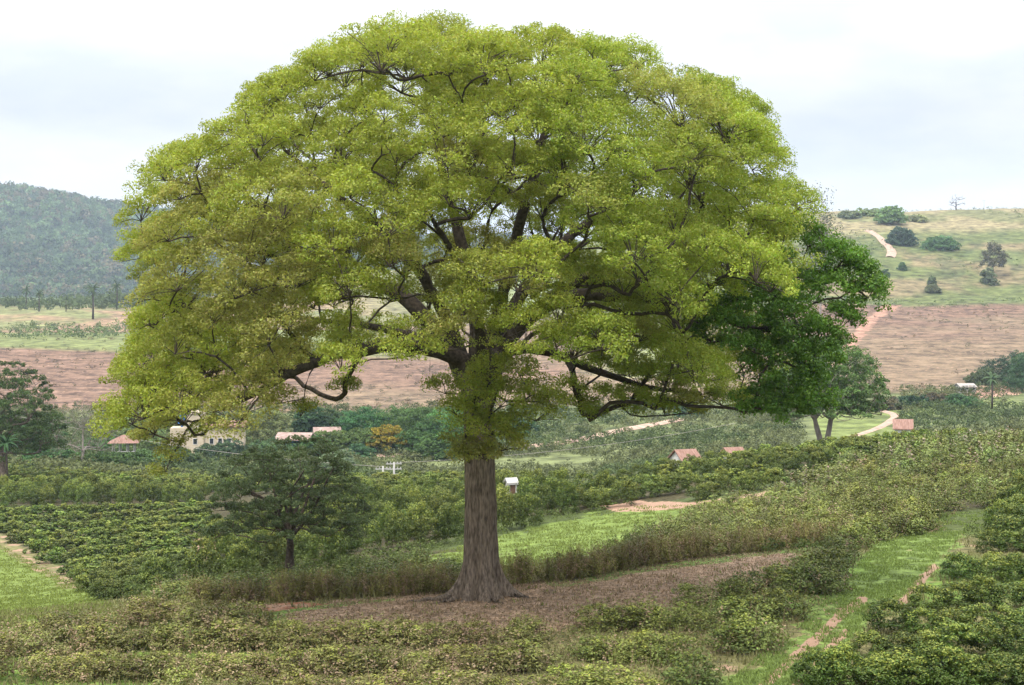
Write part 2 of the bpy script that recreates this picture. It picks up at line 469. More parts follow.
    cen = sm(px, 300, 450) * (1 - sm(px, 560, 700))
    put(cen * sm(y, 700, 800), (0.13, 0.15, 0.065), 0.1, 0.15)
    # pink earth lines
    put((y > 440) & (y < 760) & inpoly(px + j2*8, py, [(842,352),(846,342),(862,322),(884,305),(902,305),(880,318),(862,338),(852,352)]), (0.26, 0.145, 0.10), 0.42, 0.3)
    put((y > 420) & (y < 620) & inpoly(px, py + j2*5, [(880,400),(940,396),(1000,388),(1060,382),(1060,390),(1000,396),(940,404),(880,406)]), (0.28, 0.165, 0.12), 0.42, 0.2)
    put(sm(y, 1850, 1950), (0.045, 0.075, 0.035), 0.0, 0.0)
    far = np.clip((y - 60) / 240, 0, 1)
    return col, soil, plough, far

def build_ground():
    ys = np.concatenate([np.linspace(-3000, -60, 12)[:-1], np.linspace(-60, 40, 41)[:-1], np.exp(np.linspace(math.log(40), math.log(140), 400))[:-1],
                         np.exp(np.linspace(math.log(140), math.log(5900), 420))])
    u = np.concatenate([np.linspace(-1, -0.27, 50)[:-1]*0 + np.geomspace(3.5, 0.40, 50)[:-1]*-1, np.linspace(-0.40, 0.40, 420), np.geomspace(0.40, 3.5, 50)[1:]])
    Y, U = np.meshgrid(ys, u, indexing='ij')
    X = U * np.where(Y > 40, Y, 40 + (40 - Y) * 0.9)
    X = np.clip(X, -5000, 5000)
    Z = H(X, Y)
    n, k = Y.shape
    V = np.stack([X, Y, Z], -1).reshape(-1, 3)
    i = np.arange(n*k).reshape(n, k)
    Q = np.stack([i[:-1, :-1], i[:-1, 1:], i[1:, 1:], i[1:, :-1]], -1).reshape(-1, 4)
    col, soil, pl, far = zone_colours(X.ravel(), Y.ravel(), Z.ravel())
    me = mesh_np('ground', V, Q, M_GROUND, col, True, {'soil': soil, 'plough': pl, 'farness': far})
    o = link('ground', me)
    tag(o, 'rolling valley ground of grass lanes, red-brown earth and far ploughed slopes', 'ground', kind='structure')
build_ground()

# ------------------------------------------------------------------ foliage builders
def unit(v): return v / np.maximum(np.linalg.norm(v, axis=-1, keepdims=True), 1e-9)

def leaf_quads(P, Nrm, size, rng, aspect=0.5, rand=0.8):
    """rhombic leaves at P, facing about Nrm"""
    n = len(P)
    nn = unit(unit(Nrm) + rng.normal(0, rand, (n, 3)) * 0.6)
    r = rng.normal(0, 1, (n, 3)); a = unit(np.cross(nn, r)); b = np.cross(nn, a)
    s = size * rng.uniform(0.65, 1.3, n) if np.isscalar(size) else size
    s = s[:, None]
    V = np.empty((n, 4, 3))
    V[:, 0] = P - a * s * 0.5
    V[:, 1] = P + b * s * aspect * 0.5 + nn * s * 0.06
    V[:, 2] = P + a * s * 0.5 - nn * s * 0.10
    V[:, 3] = P - b * s * aspect * 0.5 + nn * s * 0.06
    return V.reshape(-1, 3)

def quads_of(n): return np.arange(n * 4, dtype=np.int32).reshape(n, 4)

def dome(n, rng, lo=-0.35):
    z = rng.uniform(lo, 1, n); a = rng.uniform(0, 2*np.pi, n); r = np.sqrt(1 - z*z)
    return np.stack([r*np.cos(a), r*np.sin(a), z], -1)

def clump_leaves(cen, rad, flat, per, size, base, rng, vary=0.25, aspect=0.5, lo=-0.5, rand=0.8, tips=None):
    """leaves gathered round clump centres: a loose shell, denser on top"""
    m = len(cen)
    d = dome(m * per, rng, lo)
    rr = rng.uniform(0.45, 1.08, m * per) ** 0.7
    idx = np.repeat(np.arange(m), per)
    P = cen[idx] + d * rr[:, None] * rad[idx][:, None] * np.array([1, 1, flat])
    V = leaf_quads(P, d * np.array([1, 1, 1.0 / max(flat, .4)]), size, rng, aspect, rand)
    t = base[idx] * (1 + rng.normal(0, vary * 0.5, (m * per, 1)))
    t = t * (1 + rng.normal(0, 0.06, (m * per, 3)))
    if tips is not None:      # younger, yellower leaves grow at the shoot ends
        k = (rng.random(m * per) < tips[1] * np.clip(d[:, 2] * 0.7 + 0.5, 0, 1))
        t[k] = t[k] * 0.3 + np.array(tips[0]) * 0.7
    t = np.clip(t, 0.005, 0.9)
    return V, np.repeat(t, 4, 0)

# ---- wood
def grow(seeds, targets, rng, step=0.7, up=0.3):
    """seeds: list of (points, r0, r1); targets: points to reach. returns nodes, parents, rmin, limb ids, end node of every target"""
    P = []; par = []; rm = []; lid = []
    for li, (pts, r0, r1, root) in enumerate(seeds):
        pts = [np.array(p, float) for p in pts]
        fine = [pts[0]]
        for i in range(len(pts) - 1):
            p0 = pts[max(i-1, 0)]; p1 = pts[i]; p2 = pts[i+1]; p3 = pts[min(i+2, len(pts)-1)]
            k = max(1, int(np.linalg.norm(p2-p1) / step))
            for j in range(1, k+1):
                t = j / k
                q = 0.5*((2*p1) + (-p0+p2)*t + (2*p0-5*p1+4*p2-p3)*t*t + (-p0+3*p1-3*p2+p3)*t**3)
                fine.append(q + rng.normal(0, 0.05*step, 3))
        prev = -1
        if root is not None:
            prev = root if not callable(root) else root(P)
        for i, q in enumerate(fine):
            P.append(q); par.append(prev); lid.append(li if prev < 0 else li)
            t = i / max(1, len(fine)-1); rm.append(r0*(1-t)**0.8 + r1*(1-(1-t)**0.8) if r0 > r1 else r0)
            prev = len(P) - 1
    hub = P[0]
    ends = []
    order = np.argsort([np.linalg.norm(t - hub) for t in targets])
    end_of = {}
    for oi in order:
        t = targets[oi]
        A = np.array(P); d = np.linalg.norm(A - t, axis=1)
        reach = np.linalg.norm(A - hub, axis=1)
        cost = d + 0.15*reach + np.where(reach > np.linalg.norm(t-hub) * 0.97, 3.0, 0) + np.where(A[:, 2] > t[2] + 0.5, 0.8, 0)
        k = int(np.argmin(cost)); n0 = A[k]
        dd = max(np.linalg.norm(t - n0), 0.01)
        dr = (n0 - A[par[k]]) if par[k] >= 0 else np.array([0, 0, 1.0])
        dr = dr / max(np.linalg.norm(dr), 1e-6)
        dirt = (t - n0) / dd
        c1 = n0 + (dr*0.55 + dirt*0.6) * dd * 0.33
        c2 = t - (dirt + np.array([0, 0, up]) * -1) * dd * 0.3
        st = max(2, int(math.ceil(dd / step))); prev = k
        for j in range(1, st+1):
            s = j / st
            q = (1-s)**3*n0 + 3*(1-s)**2*s*c1 + 3*(1-s)*s*s*c2 + s**3*t
            if j < st: q = q + rng.normal(0, 0.07*step, 3)
            P.append(q); par.append(prev); rm.append(0.0); lid.append(lid[k]); prev = len(P)-1
        end_of[oi] = prev
    return P, par, rm, lid, [end_of[i] for i in range(len(targets))]

def add_twigs(P, par, rm, lid, ends, pts_per_end, rng):
    for e, pts in zip(ends, pts_per_end):
        for t in pts:
            n0 = P[e]; d = np.linalg.norm(t - n0)
            m = n0*0.5 + t*0.5 + np.array([0, 0, 0.10*d]) + rng.normal(0, 0.06*d, 3)
            P.append(m); par.append(e); rm.append(0); lid.append(lid[e])
            P.append(t); par.append(len(P)-2); rm.append(0); lid.append(lid[e])

def wood_radii(P, par, rm, twig, expo=2.3):
    n = len(P); acc = np.zeros(n); cnt = np.zeros(n, int)
    r = np.zeros(n)
    for i in range(n-1, -1, -1):
        base = twig if cnt[i] == 0 else acc[i] ** (1/expo)
        r[i] = max(base, rm[i])
        if par[i] >= 0:
            acc[par[i]] += max(base, 0) ** expo; cnt[par[i]] += 1
    return r

def wood_mesh(P, par, r, sel, sides=6):
    P = np.array(P); par = np.array(par); n = len(P)
    d = np.zeros((n, 3)); ok = par >= 0
    d[ok] = unit(P[ok] - P[par[ok]])
    main = np.full(n, -1); best = np.zeros(n)
    for i in range(n):
        p = par[i]
        if p >= 0 and r[i] > best[p]: best[p] = r[i]; main[p] = i
    dd = d.copy()
    for i in range(n):
        if main[i] >= 0: dd[i] = d[i] + d[main[i]]
        if not ok[i] and main[i] >= 0: dd[i] = d[main[i]]
    dd = unit(dd)
    ids = np.array([i for i in np.where(sel)[0] if ok[i]])
    if len(ids) == 0: return None, None
    p = par[ids]
    ismain = main[p] == ids
    d0 = np.where(ismain[:, None], dd[p], unit(d[ids]))
    r0 = np.where(ismain, r[p], np.minimum(r[p], r[ids]*1.2))
    def ring(c, dr, rad):
        ref = np.where(np.abs(dr[:, 2:3]) > 0.9, np.array([[1.0, 0, 0]]), np.array([[0, 0, 1.0]]))
        a = unit(np.cross(dr, ref)); b = np.cross(dr, a)
        an = np.arange(sides) * 2*np.pi/sides
        return c[:, None] + (a[:, None]*np.cos(an)[None, :, None] + b[:, None]*np.sin(an)[None, :, None]) * rad[:, None, None]
    A = ring(P[p], d0, r0); B = ring(P[ids], dd[ids], r[ids])
    m = len(ids)
    V = np.concatenate([A, B], 1).reshape(-1, 3)
    k = np.arange(sides); base = (np.arange(m)*2*sides)[:, None]
    Q = np.stack([base + k, base + (k+1) % sides, base + sides + (k+1) % sides, base + sides + k], -1).reshape(-1, 4)
    return V, Q

# ------------------------------------------------------------------ the great spreading tree
TB = Vector(hit(480, 597, 56, 66))
PXM = F / TB.y
def tz(py, dy=0.0):  # height in the world of a picture row at the tree (plus a depth offset)
    return (HOR - py) / F * (TB.y + dy)
def tp(px, py, dy=0.0):
    return np.array([(px - PX0) / F * (TB.y + dy), TB.y + dy, tz(py, dy)])

def big_tree():
    rng = np.random.default_rng(11)
    root = empty('spreading_tree', TB)
    tag(root, 'huge solitary spreading tree with domed yellow-green crown on the bare brown mound', 'tree')
    # --- trunk with buttressed foot
    nz_, na = 90, 96
    zt = tz(372) - TB.z
    zz = np.concatenate([np.linspace(-0.5, 2.2, 50), np.linspace(2.2, zt, nz_-50+1)[1:]])
    an = np.linspace(0, 2*np.pi, na, endpoint=False)
    Z, A = np.meshgrid(zz, an, indexing='ij')
    base = np.interp(Z, [-0.5, 0, 0.35, 0.8, 1.5, 2.6, 4.5, 7.5, zt-0.9, zt], [1.15, 0.98, 0.84, 0.75, 0.68, 0.63, 0.59, 0.56, 0.60, 0.68])
    flare = np.clip(1 - (Z + 0.3) / 2.3, 0, 1) ** 2.2
    lob = 0.0
    for a0, wd, amp in ((3.35, 0.24, 1.15), (0.06, 0.26, 1.35), (4.2, 0.18, 0.70), (5.0, 0.16, 0.75), (5.6, 0.17, 0.6), (2.3, 0.4, 0.6), (1.3, 0.35, 0.6), (4.65, 0.15, 0.22)):
        dA = np.abs((A - a0 + np.pi) % (2*np.pi) - np.pi)
        lob = lob + amp * np.exp(-(dA / wd) ** 2)
    r = base * (1 + flare * (lob * 1.0 - 0.10))
    lobu = np.clip(1 - Z / 6, 0, 1) * 0.035 * (np.sin(A*5 + 1) + np.sin(A*9 + 2.2 + Z*.15))
    bark = (fbm(A*14/ (2*np.pi) * 3, Z*0.55, 41, 4) - 0.5) * 0.09
    rid = (fbm(np.cos(A)*9 + 20, np.sin(A)*9 + Z*0.35, 43, 3) - 0.5) * 0.16
    r = r + lobu + rid
    lean = np.interp(Z, [0, 4, 8, zt], [0, 0.02, -0.08, -0.25])
    X = r*np.cos(A) + lean; Yy = r*np.sin(A)
    V = np.stack([X, Yy, Z], -1).reshape(-1, 3)
    n, k = Z.shape; i = np.arange(n*k).reshape(n, k); i2 = np.roll(i, -1, 1)
    Q = np.stack([i[:-1], i2[:-1], i2[1:], i[1:]], -1).reshape(-1, 4)
    tr = link('trunk', mesh_np('trunk', V, Q, M_BARK, None, True), root)
    # surface roots creeping out of the foot
    for (x0, y0, x1, y1, r0) in ((-1.2, -0.5, -2.9, -0.9, 0.15), (-0.9, -0.9, -1.9, -1.7, 0.11), (1.3, -0.3, 2.3, -0.6, 0.12), (0.5, -1.1, 1.0, -1.7, 0.09)):
        pts = []; rad = []
        for q in range(9):
            t = q / 8; x = x0 + (x1-x0)*t; y = y0 + (y1-y0)*t + 0.12*math.sin(q*1.9)
            g = H1(TB.x + x, TB.y + y) - TB.z
            pts.append((x, y, g + 0.09*(1-t) + (0.02 if q % 3 else -0.03))); rad.append(r0*(1-0.75*t))
        MB().tube(pts, rad, 8).build('root', M_BARK, root, smooth=True)
    # --- main limbs (picture positions at the tree with a depth offset)
    f0 = tp(474, 372)
    S_ = lambda *a: [tp(*p) for p in a]
    seeds = [
        (S_((472,385,0),(462,360,0),(438,350,-.5),(400,344,-1.5),(362,348,-2.5),(318,360,-3.5),(270,385,-4.5),(215,412,-5)), 0.40, 0.05, None),
        (S_((470,382,0),(452,348,.3),(425,318,1),(398,292,1.5),(365,280,2.5),(320,262,3.5),(262,238,4),(200,215,4)), 0.42, 0.06, None),
        (S_((470,380,0),(455,340,0),(436,300,-1),(415,262,-2),(375,225,-3),(330,190,-4),(285,150,-4)), 0.30, 0.06, None),
        (S_((476,380,0),(478,330,.4),(470,275,1),(455,220,1),(440,160,.5),(430,105,0)), 0.38, 0.06, None),
        (S_((480,380,0),(494,330,-.5),(505,285,-1),(515,240,-2),(530,190,-3),(545,130,-3),(560,85,-3)), 0.36, 0.06, None),
        (S_((482,382,0),(505,325,.5),(540,268,1.5),(585,225,2),(628,195,2),(668,155,2),(705,130,2)), 0.34, 0.05, None),
        (S_((484,385,0),(515,330,-1),(560,300,-2),(610,296,-3),(660,300,-3.5),(715,315,-4),(760,330,-4),(800,325,-4.5)), 0.36, 0.06, None),
        (S_((484,388,0),(510,352,0),(550,352,.5),(600,372,.5),(650,388,.5),(700,392,0)), 0.26, 0.04, None),
        (S_((484,384,0),(500,340,2),(520,300,4.5),(550,270,7),(590,240,9)), 0.28, 0.05, None),
        (S_((478,382,0),(480,335,-2),(470,290,-5),(450,250,-7.5),(430,215,-9)), 0.26, 0.05, None),
        (S_((474,384,0),(455,335,2.5),(430,290,5.5),(395,250,8)), 0.28, 0.05, None),
        (S_((484,384,0),(512,330,2),(570,285,5),(640,255,6),(700,250,6),(760,245,5)), 0.28, 0.05, None),
        (S_((480,376,0),(490,352,-2),(500,360,-4),(496,395,-5.3),(484,430,-5.8)), 0.12, 0.03, None),
        (S_((466,384,0),(440,345,3),(390,330,6),(320,320,8),(250,310,8)), 0.26, 0.05, None),
    ]
    # --- where the foliage puffs sit
    C0 = np.array([TB.x - 0.7, TB.y, TB.z + 8.6])
    outline = [(150,455),(128,400),(140,350),(146,290),(152,255),(138,215),(140,178),(175,155),(232,142),(238,118),(262,96),(300,70),(350,52),(430,34),(480,27),(535,33),(585,52),(640,52),(680,72),(705,98),(745,100),(770,130),(780,170),(805,205),(818,240),(815,280),(800,330),(770,372),(720,398),(660,410),(600,430),(560,400),(500,360),(300,395),(230,425),(200,440),(165,462)]
    puffs = []
    def try_add(c, rad, sp, lim=True):
        q = proj(*c)
        if lim and not inpoly(np.array([q[0]]), np.array([q[1]]), outline)[0]: return
        for o_, r_ in puffs:
            dv = c - o_
            if dv[0]**2 + dv[1]**2 + (dv[2]*1.5)**2 < (sp*0.5*(rad + r_))**2: return
        puffs.append((c, rad))
    for shell, tries, spc in ((1.0, 3000, 1.34), (0.85, 1200, 1.5), (0.66, 400, 1.65)):
        for _ in range(tries):
            v = dome(1, rng, -0.30)[0]
            rx = 13.5 * shell; rz = 14.0 * shell + (0.5 if shell < 1 else 0)
            sq = 1 + 0.34 * v[2]**2 * (1 - v[2]**2) * (v[2] > 0)
            sq *= 0.86 + 0.27*fbm(np.array([v[0]*2.7 + 9]), np.array([v[2]*2.9 + v[1]*1.6]), 19, 2)[0]
            c = C0 + v * sq * np.array([rx, rx*0.93, rz]) + rng.normal(0, 0.25, 3)
            q = proj(*c); rel = c[2] - TB.z
            rh = math.hypot(c[0]-TB.x, c[1]-TB.y)
            side = abs(c[0] - TB.x) / max(rh, 0.1)
            low = 11.2 - 4.0 * side * np.clip((rh - 6) / 7, 0, 1)
            if c[0] < TB.x: low -= 0.5 * side * np.clip((rh - 8) / 5, 0, 1)
            if rel < low: continue
            if 640 < q[0] < 760 and 150 < q[1] < 225 and rng.random() < 0.45: continue
            if 380 < q[0] < 450 and 265 < q[1] < 330 and rng.random() < 0.65: continue
            if 600 < q[0] < 700 and 245 < q[1] < 300 and rng.random() < 0.5: continue
            if fbm(np.array([c[0]*.24 + 3]), np.array([c[2]*.40 + c[1]*.06]), 88, 3)[0] < (0.41 if rel > 14 else 0.49): continue
            if c[1] > TB.y + 3 and rel < 13.5 and rng.random() < 0.6: continue
            if rh > 6 and rel < 12.5 and rng.random() < 0.25: continue
            if q[0] > 785 and q[1] > 215: continue
            if q[0] > 712 and q[1] > 288 and c[1] < TB.y + 4: continue
            rad = rng.uniform(0.9, 2.05)
            if rel < 13 and c[0] < TB.x: rad *= .85
            try_add(c, rad, spc)
    # low sprays
    for (px, py, dy, rad) in ((560,258,-6,1.3),(470,268,-7.5,1.1),(505,262,-8,1.4),(540,275,-7,1.2),(590,272,-6,1.3),(450,285,-7,.8),(625,300,-5,1.1),(480,300,-7,1.0),(560,310,-5,.9),
                              (470,420,-5.8,1.0),(500,395,-6.2,1.0),(530,385,-5.8,.9),(475,392,-6.2,.9),(462,440,-5.4,.75),(552,398,-5.0,.75),(590,412,-1.4,.7),(486,452,-5.6,.65),(510,425,-5.8,.8),(575,385,-1.2,.7),
                              (740,102,0,1.0),(752,122,-2,1.0),(715,92,0,1.1),(768,145,0,1.0),(760,112,3,.9),(735,92,4,.9),(700,84,-3,1.0),(155,425,-4,.8),(172,448,-4.5,.65),(205,428,-5,.5),(142,385,-3,.9),(190,400,-4,1.0),(150,360,-2,1.1),(165,465,-5,.6),(280,395,-4.5,.7),(200,370,-3,1.1),(345,385,-2,.7),(300,410,-4,.6),(140,410,-3,.6),
                              (640,375,0,1.1),(610,345,-1,1.2),(660,350,-1,1.1),(630,395,0,.8),(690,405,0,.8),(580,330,-1,1.1),(560,335,1,.9),(700,385,-.5,.9),(722,398,0,.7),(742,396,0,.6),(665,408,0,.7),(580,400,0,.8),(630,408,0,.6),(600,365,-2,.9),(630,365,-2.5,1),(665,375,-2.5,1),(700,360,-2,1.1),(655,400,-2,.8),(685,395,-2,.9),(600,330,-2.5,1),(675,345,-3,1.1),(445,385,-5.7,.7),(520,365,-6.2,.9),(490,370,-6.6,1),(455,405,-6.0,.7),(535,410,-5.6,.9),(505,440,-5.8,.8),(470,455,-5.5,.7),(490,425,-6.0,.9),(610,395,-2,.7),(640,330,-2,1.0),
                              (250,345,-3,1.0),(300,335,-3,1.0),(340,320,-3,.9),(230,320,-4,1.1),(280,305,-4,1.1),(180,330,-3,1.1)):
        try_add(tp(px, py, dy), rad, 0.6, False)
    dark = []
    for (px, py, dy, rad) in ((720,300,-4,1.0),(745,290,-4,1.0),(765,300,-4,1.1),(735,330,-5,1.0),(755,345,-5.2,1.0),(795,345,-4.8,1.0),(812,318,-4.2,.9),(785,318,-5,1.0),(800,388,-4.8,.8),(850,315,-3.8,.6),(858,258,-2.6,.9),(872,280,-3,.8),(845,250,-3,1.0),(862,272,-3.2,1.0),(828,268,-3,1.1),(840,290,-3.4,1.0),(868,292,-3.4,.8),(846,310,-3.6,.6),(815,295,-3.4,1.0),(800,270,-2.8,.9),(808,240,-2.4,.9),(825,238,-2.6,.9),
                              (730,315,-4.4,1.1),(765,318,-4.6,1.1),(790,335,-4.6,1.1),(775,352,-4.6,1.1),(800,362,-4.4,1.0),(815,378,-4.2,.8),(760,368,-4.8,1.0),(785,388,-4.5,.9),(832,330,-3.8,.7),(812,345,-4,.8),(790,402,-4.6,.6),(818,395,-4.2,.6),(772,398,-4.8,.7),(758,392,-4.6,.8),(830,352,-4.0,.7),(770,408,-4.8,.6),(712,335,-4,.9),(790,300,-4,1.0),(700,318,-3.6,.8),(822,330,-4,.7),(745,408,-4.4,.6),(780,285,-3.8,.9),(802,405,-4.4,.5)):
        dark.append((tp(px, py, dy), rad))
    targets = [c - np.array([0, 0, r_*0.45]) for c, r_ in puffs] + [c - np.array([0, 0, r_*0.3]) for c, r_ in dark]
    P, par, rm, lid, ends = grow(seeds, targets, rng, 0.6)
    # sub-clumps in each puff
    allp = puffs + dark
    subs = []; sr = []; sc = []; tw = []
    isd = []
    for k, (c, rad) in enumerate(allp):
        ns = int((10 if k >= len(puffs) else 9 if (c[2] - TB.z) < 8.5 and c[0] < TB.x - 3 else 16) * rad * rad) + 5
        d = dome(ns, rng, -0.45)
        off = d * np.array([1.0, 1.0, 0.52]) * rad * rng.uniform(0.5, 1.0, (ns, 1))
        od = np.array([c[0]-TB.x, c[1]-TB.y]); ol = max(np.hypot(*od), .1)      # the sprays slope down towards the edge of the crown
        off[:, 2] -= (off[:, 0]*od[0] + off[:, 1]*od[1])/ol * 0.62 * min(1, (ol/12.5))**1.3
        q = c + off
        dk = k >= len(puffs)
        if dk: q[:, 2] -= rng.uniform(0, 0.5, ns) * rad * (rng.random(ns) < 0.4)
        subs.append(q); sr.append(rng.uniform(0.26, 0.46, ns)); isd.append(np.full(ns, dk))
        tw.append([q[j] - np.array([0, 0, .12]) for j in range(0, ns, 3)])
        # colour of the puff: fresh yellow-green, some brownish with seed heads in the left and middle
        px, py = proj(*c)
        if dk: b = np.array([0.088, 0.165, 0.024]) * rng.uniform(.8, 1.15)
        else:
            b = np.array([0.268, 0.302, 0.046])
            nb = fbm(np.array([px/70.0]), np.array([py/50.0]), 77, 3)[0]
            if px > 560: b = b*0.6 + np.array([0.225, 0.305, 0.044])*0.4
            if nb > 0.51 and 150 < px < 700 and py > 70:
                b = b * (1 - min(1, (nb-.51)*9)*.55) + np.array([0.255, 0.215, 0.075]) * min(1, (nb-.51)*9)*.55
            b = b * rng.uniform(0.85, 1.12)
        sc.append(np.repeat(b[None], ns, 0) * rng.uniform(0.82, 1.15, (ns, 1)))
    add_twigs(P, par, rm, lid, ends, tw, rng)
    rr = wood_radii(P, par, rm, 0.013, 2.55)
    for i in range(len(rr)):
        if rm[i] > 0: rr[i] = min(rr[i], max(rm[i]*1.25, 0.02))
        elif par[i] >= 0: rr[i] = min(rr[i], 0.13, rr[par[i]]*.97)
    lidn = np.array(lid)
    for li in range(len(seeds)):
        V, Q = wood_mesh(P, par, rr, lidn == li, 7)
        if V is not None:
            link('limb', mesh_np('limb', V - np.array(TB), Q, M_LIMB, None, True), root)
    subs = np.concatenate(subs); sr = np.concatenate(sr); sc = np.concatenate(sc); isd = np.concatenate(isd)
    print('puffs', len(puffs), 'subs', len(subs))
    for flag, nm, per, sz in ((False, 'crown', 92, 0.100), (True, 'crown', 80, 0.13)):
        k = isd == flag
        V, T = clump_leaves(subs[k], sr[k], 0.75, per, sz, sc[k], rng, 0.3, 0.5, -0.6, 0.9,
                            ((0.32, 0.34, 0.062), 0.22) if not flag else ((0.15, 0.24, 0.03), 0.3))
        o = link(nm, mesh_np('crown', V - np.array(TB), quads_of(len(V)//4), M_LEAF, T), root)
        if flag: tag(o, 'darker green drooping foliage on the right side')
big_tree()

# ------------------------------------------------------------------ generic trees
def tree(name, label, cat, base, height, width, rng, base_col, crown_lo=0.35, layers=2, leaf=0.3, per=26, puff=None, trunk_r=0.2, bark=None,
         flat=0.6, density=1.0, lean=0.0, group=None, twigs=True, trunks=1, colvar=0.12, mat=None, depth=None, limbs=5, tips=None, boxy=0.0):
    root = empty(name, base); tag(root, label, cat, group)
    b = np.array(base)
    fork = np.array([lean*height*0.3, 0, height * crown_lo * 0.75])
    rx = width / 2; rz = height * (1 - crown_lo) ; cz = height * crown_lo
    depth = depth or width
    puff = puff or width * 0.14
    puffs = []
    for sh in ([1.0, 0.66] if layers == 2 else [1.0, .75, .45]):
        for _ in range(int(500 * density)):
            v = dome(1, rng, -0.12)[0]
            if boxy: v = np.array([v[0], v[1], v[2]*(1-boxy*0.3)])
            c = v * np.array([(rx-puff*.6)*sh, (depth/2-puff*.6)*sh, (rz-puff*.5)*sh]) + np.array([lean*height*0.4, 0, cz]) + rng.normal(0, puff*0.25, 3)
            rad = puff * rng.uniform(0.75, 1.3)
            if all((c[0]-o[0])**2 + (c[1]-o[1])**2 + ((c[2]-o[2])*1.4)**2 > (0.62*(rad+r_)/max(density, .4)**.5)**2 for o, r_ in puffs):
                puffs.append((c, rad))
    if density < 0.7: puffs = [p for p in puffs if rng.random() < 0.55 + density*0.5]
    seeds = []
    for t in range(trunks):
        off = (t - (trunks-1)/2) * trunk_r * 2.6
        seeds.append(([np.array([off*0.5, 0, -0.3]), np.array([off, 0.05, fork[2]*0.5]) + np.array([lean*height*.08, 0, 0]), fork + np.array([off*2, 0, 0])], trunk_r, trunk_r*0.7, None))
    for k in range(limbs):
        a = 2*np.pi*k/limbs + rng.uniform(-.4, .4); t = rng.uniform(0.45, 0.7)
        e = np.array([math.cos(a)*rx*t, math.sin(a)*depth/2*t, cz + rz*rng.uniform(0.25, 0.6)]) + np.array([lean*height*.4, 0, 0])
        off = ((k % trunks) - (trunks-1)/2) * trunk_r * 2.6
        f2 = fork + np.array([off*2, 0, 0])
        seeds.append(([f2 - np.array([0, 0, .2]), f2*0.68 + e*0.32 + rng.normal(0, .05, 3)*height, f2*0.32 + e*0.68 + rng.normal(0, .06, 3)*height*np.array([1, 1, .6]), e], trunk_r*0.5, trunk_r*0.15, None))
    P, par, rm, lid, ends = grow(seeds, [c - np.array([0, 0, r_*.4]) for c, r_ in puffs], rng, max(0.5, height*0.06))
    subs = []; sr = []; sc = []; tw = []
    for c, rad in puffs:
        ns = 9
        q = c + dome(ns, rng, -0.3) * np.array([1, 1, flat]) * rad * rng.uniform(0.6, 1.0, (ns, 1))
        subs.append(q); sr.append(rad * rng.uniform(0.28, 0.45, ns)); tw.append([q[j] for j in range(0, ns, 3)] if twigs else [])
        sc.append(np.repeat((np.array(base_col) * rng.uniform(1-colvar*1.6, 1+colvar*1.6))[None], ns, 0) * rng.uniform(1-colvar, 1+colvar, (ns, 1)))
    if twigs: add_twigs(P, par, rm, lid, ends, tw, rng)
    rr = wood_radii(P, par, rm, trunk_r*0.035, 2.3)
    rr = np.minimum(rr, np.where(np.array(rm) > 0, np.maximum(np.array(rm)*1.15, 0.01), trunk_r*0.6))
    # trunk foot flare
    lidn = np.array(lid)
    for i in range(len(P)):
        if lidn[i] < trunks and P[i][2] < height*0.05: rr[i] *= 1.35
    V, Q = wood_mesh(P, par, rr, lidn < trunks, 8)
    link('trunk', mesh_np('trunk', V, Q, bark or M_LIMB, None, True), root)
    V, Q = wood_mesh(P, par, rr, lidn >= trunks, 5)
    if V is not None: link('branches', mesh_np('branches', V, Q, bark or M_LIMB, None, True), root)
    if per:
        subs = np.concatenate(subs); sr = np.concatenate(sr); sc = np.concatenate(sc)
        V, T = clump_leaves(subs, sr, 0.75, per, leaf, sc, rng, 0.3, 0.55, -0.6, 0.9, tips)
        link('crown', mesh_np('crown', V, quads_of(len(V)//4), mat or M_FAR, T), root)
    return root

def bare_tree(name, label, base, height, width, rng, col_mat, n=26, r0=0.12, group=None, fuzz=None):
    root = empty(name, base); tag(root, label, 'tree', group)
    fork = np.array([0, 0, height*0.25])
    seeds = [([np.array([0, 0, -.2]), fork*.6, fork, np.array([0, 0, height*.55])], r0, r0*.4, None)]
    tg = [dome(1, rng, 0.0)[0]*np.array([width/2, width/2, height*.72])*rng.uniform(.6, 1) + np.array([0, 0, height*.27]) for _ in range(n)]
    P, par, rm, lid, ends = grow(seeds, tg, rng, height*0.07, 0.5)
    tw = [[P[e] + rng.normal(0, 1, 3)*np.array([1, 1, .7])*height*.07 + np.array([0, 0, height*.04]) for _ in range(4)] for e in ends]
    k0 = len(P)
    add_twigs(P, par, rm, lid, ends, tw, rng)
    rr = wood_radii(P, par, rm, r0*0.07, 2.2)
    idx = np.arange(len(P))
    first = sum(1 for q in rm if q > 0)
    V, Q = wood_mesh(P, par, rr, idx < first, 7); link('trunk', mesh_np('trunk', V, Q, col_mat, None, True), root)
    V, Q = wood_mesh(P, par, rr, idx >= first, 4); link('branches', mesh_np('branches', V, Q, col_mat, None, True), root)
    if fuzz:
        pts = np.array([P[i] for i in range(k0, len(P))])
        V, T = clump_leaves(pts, np.full(len(pts), height*.05), 1.0, 10, fuzz[1], np.repeat(np.array(fuzz[0])[None], len(pts), 0), rng, .3, .5, -.9, 1)
        link('crown', mesh_np('crown', V, quads_of(len(V)//4), M_FAR, T), root)
    return root

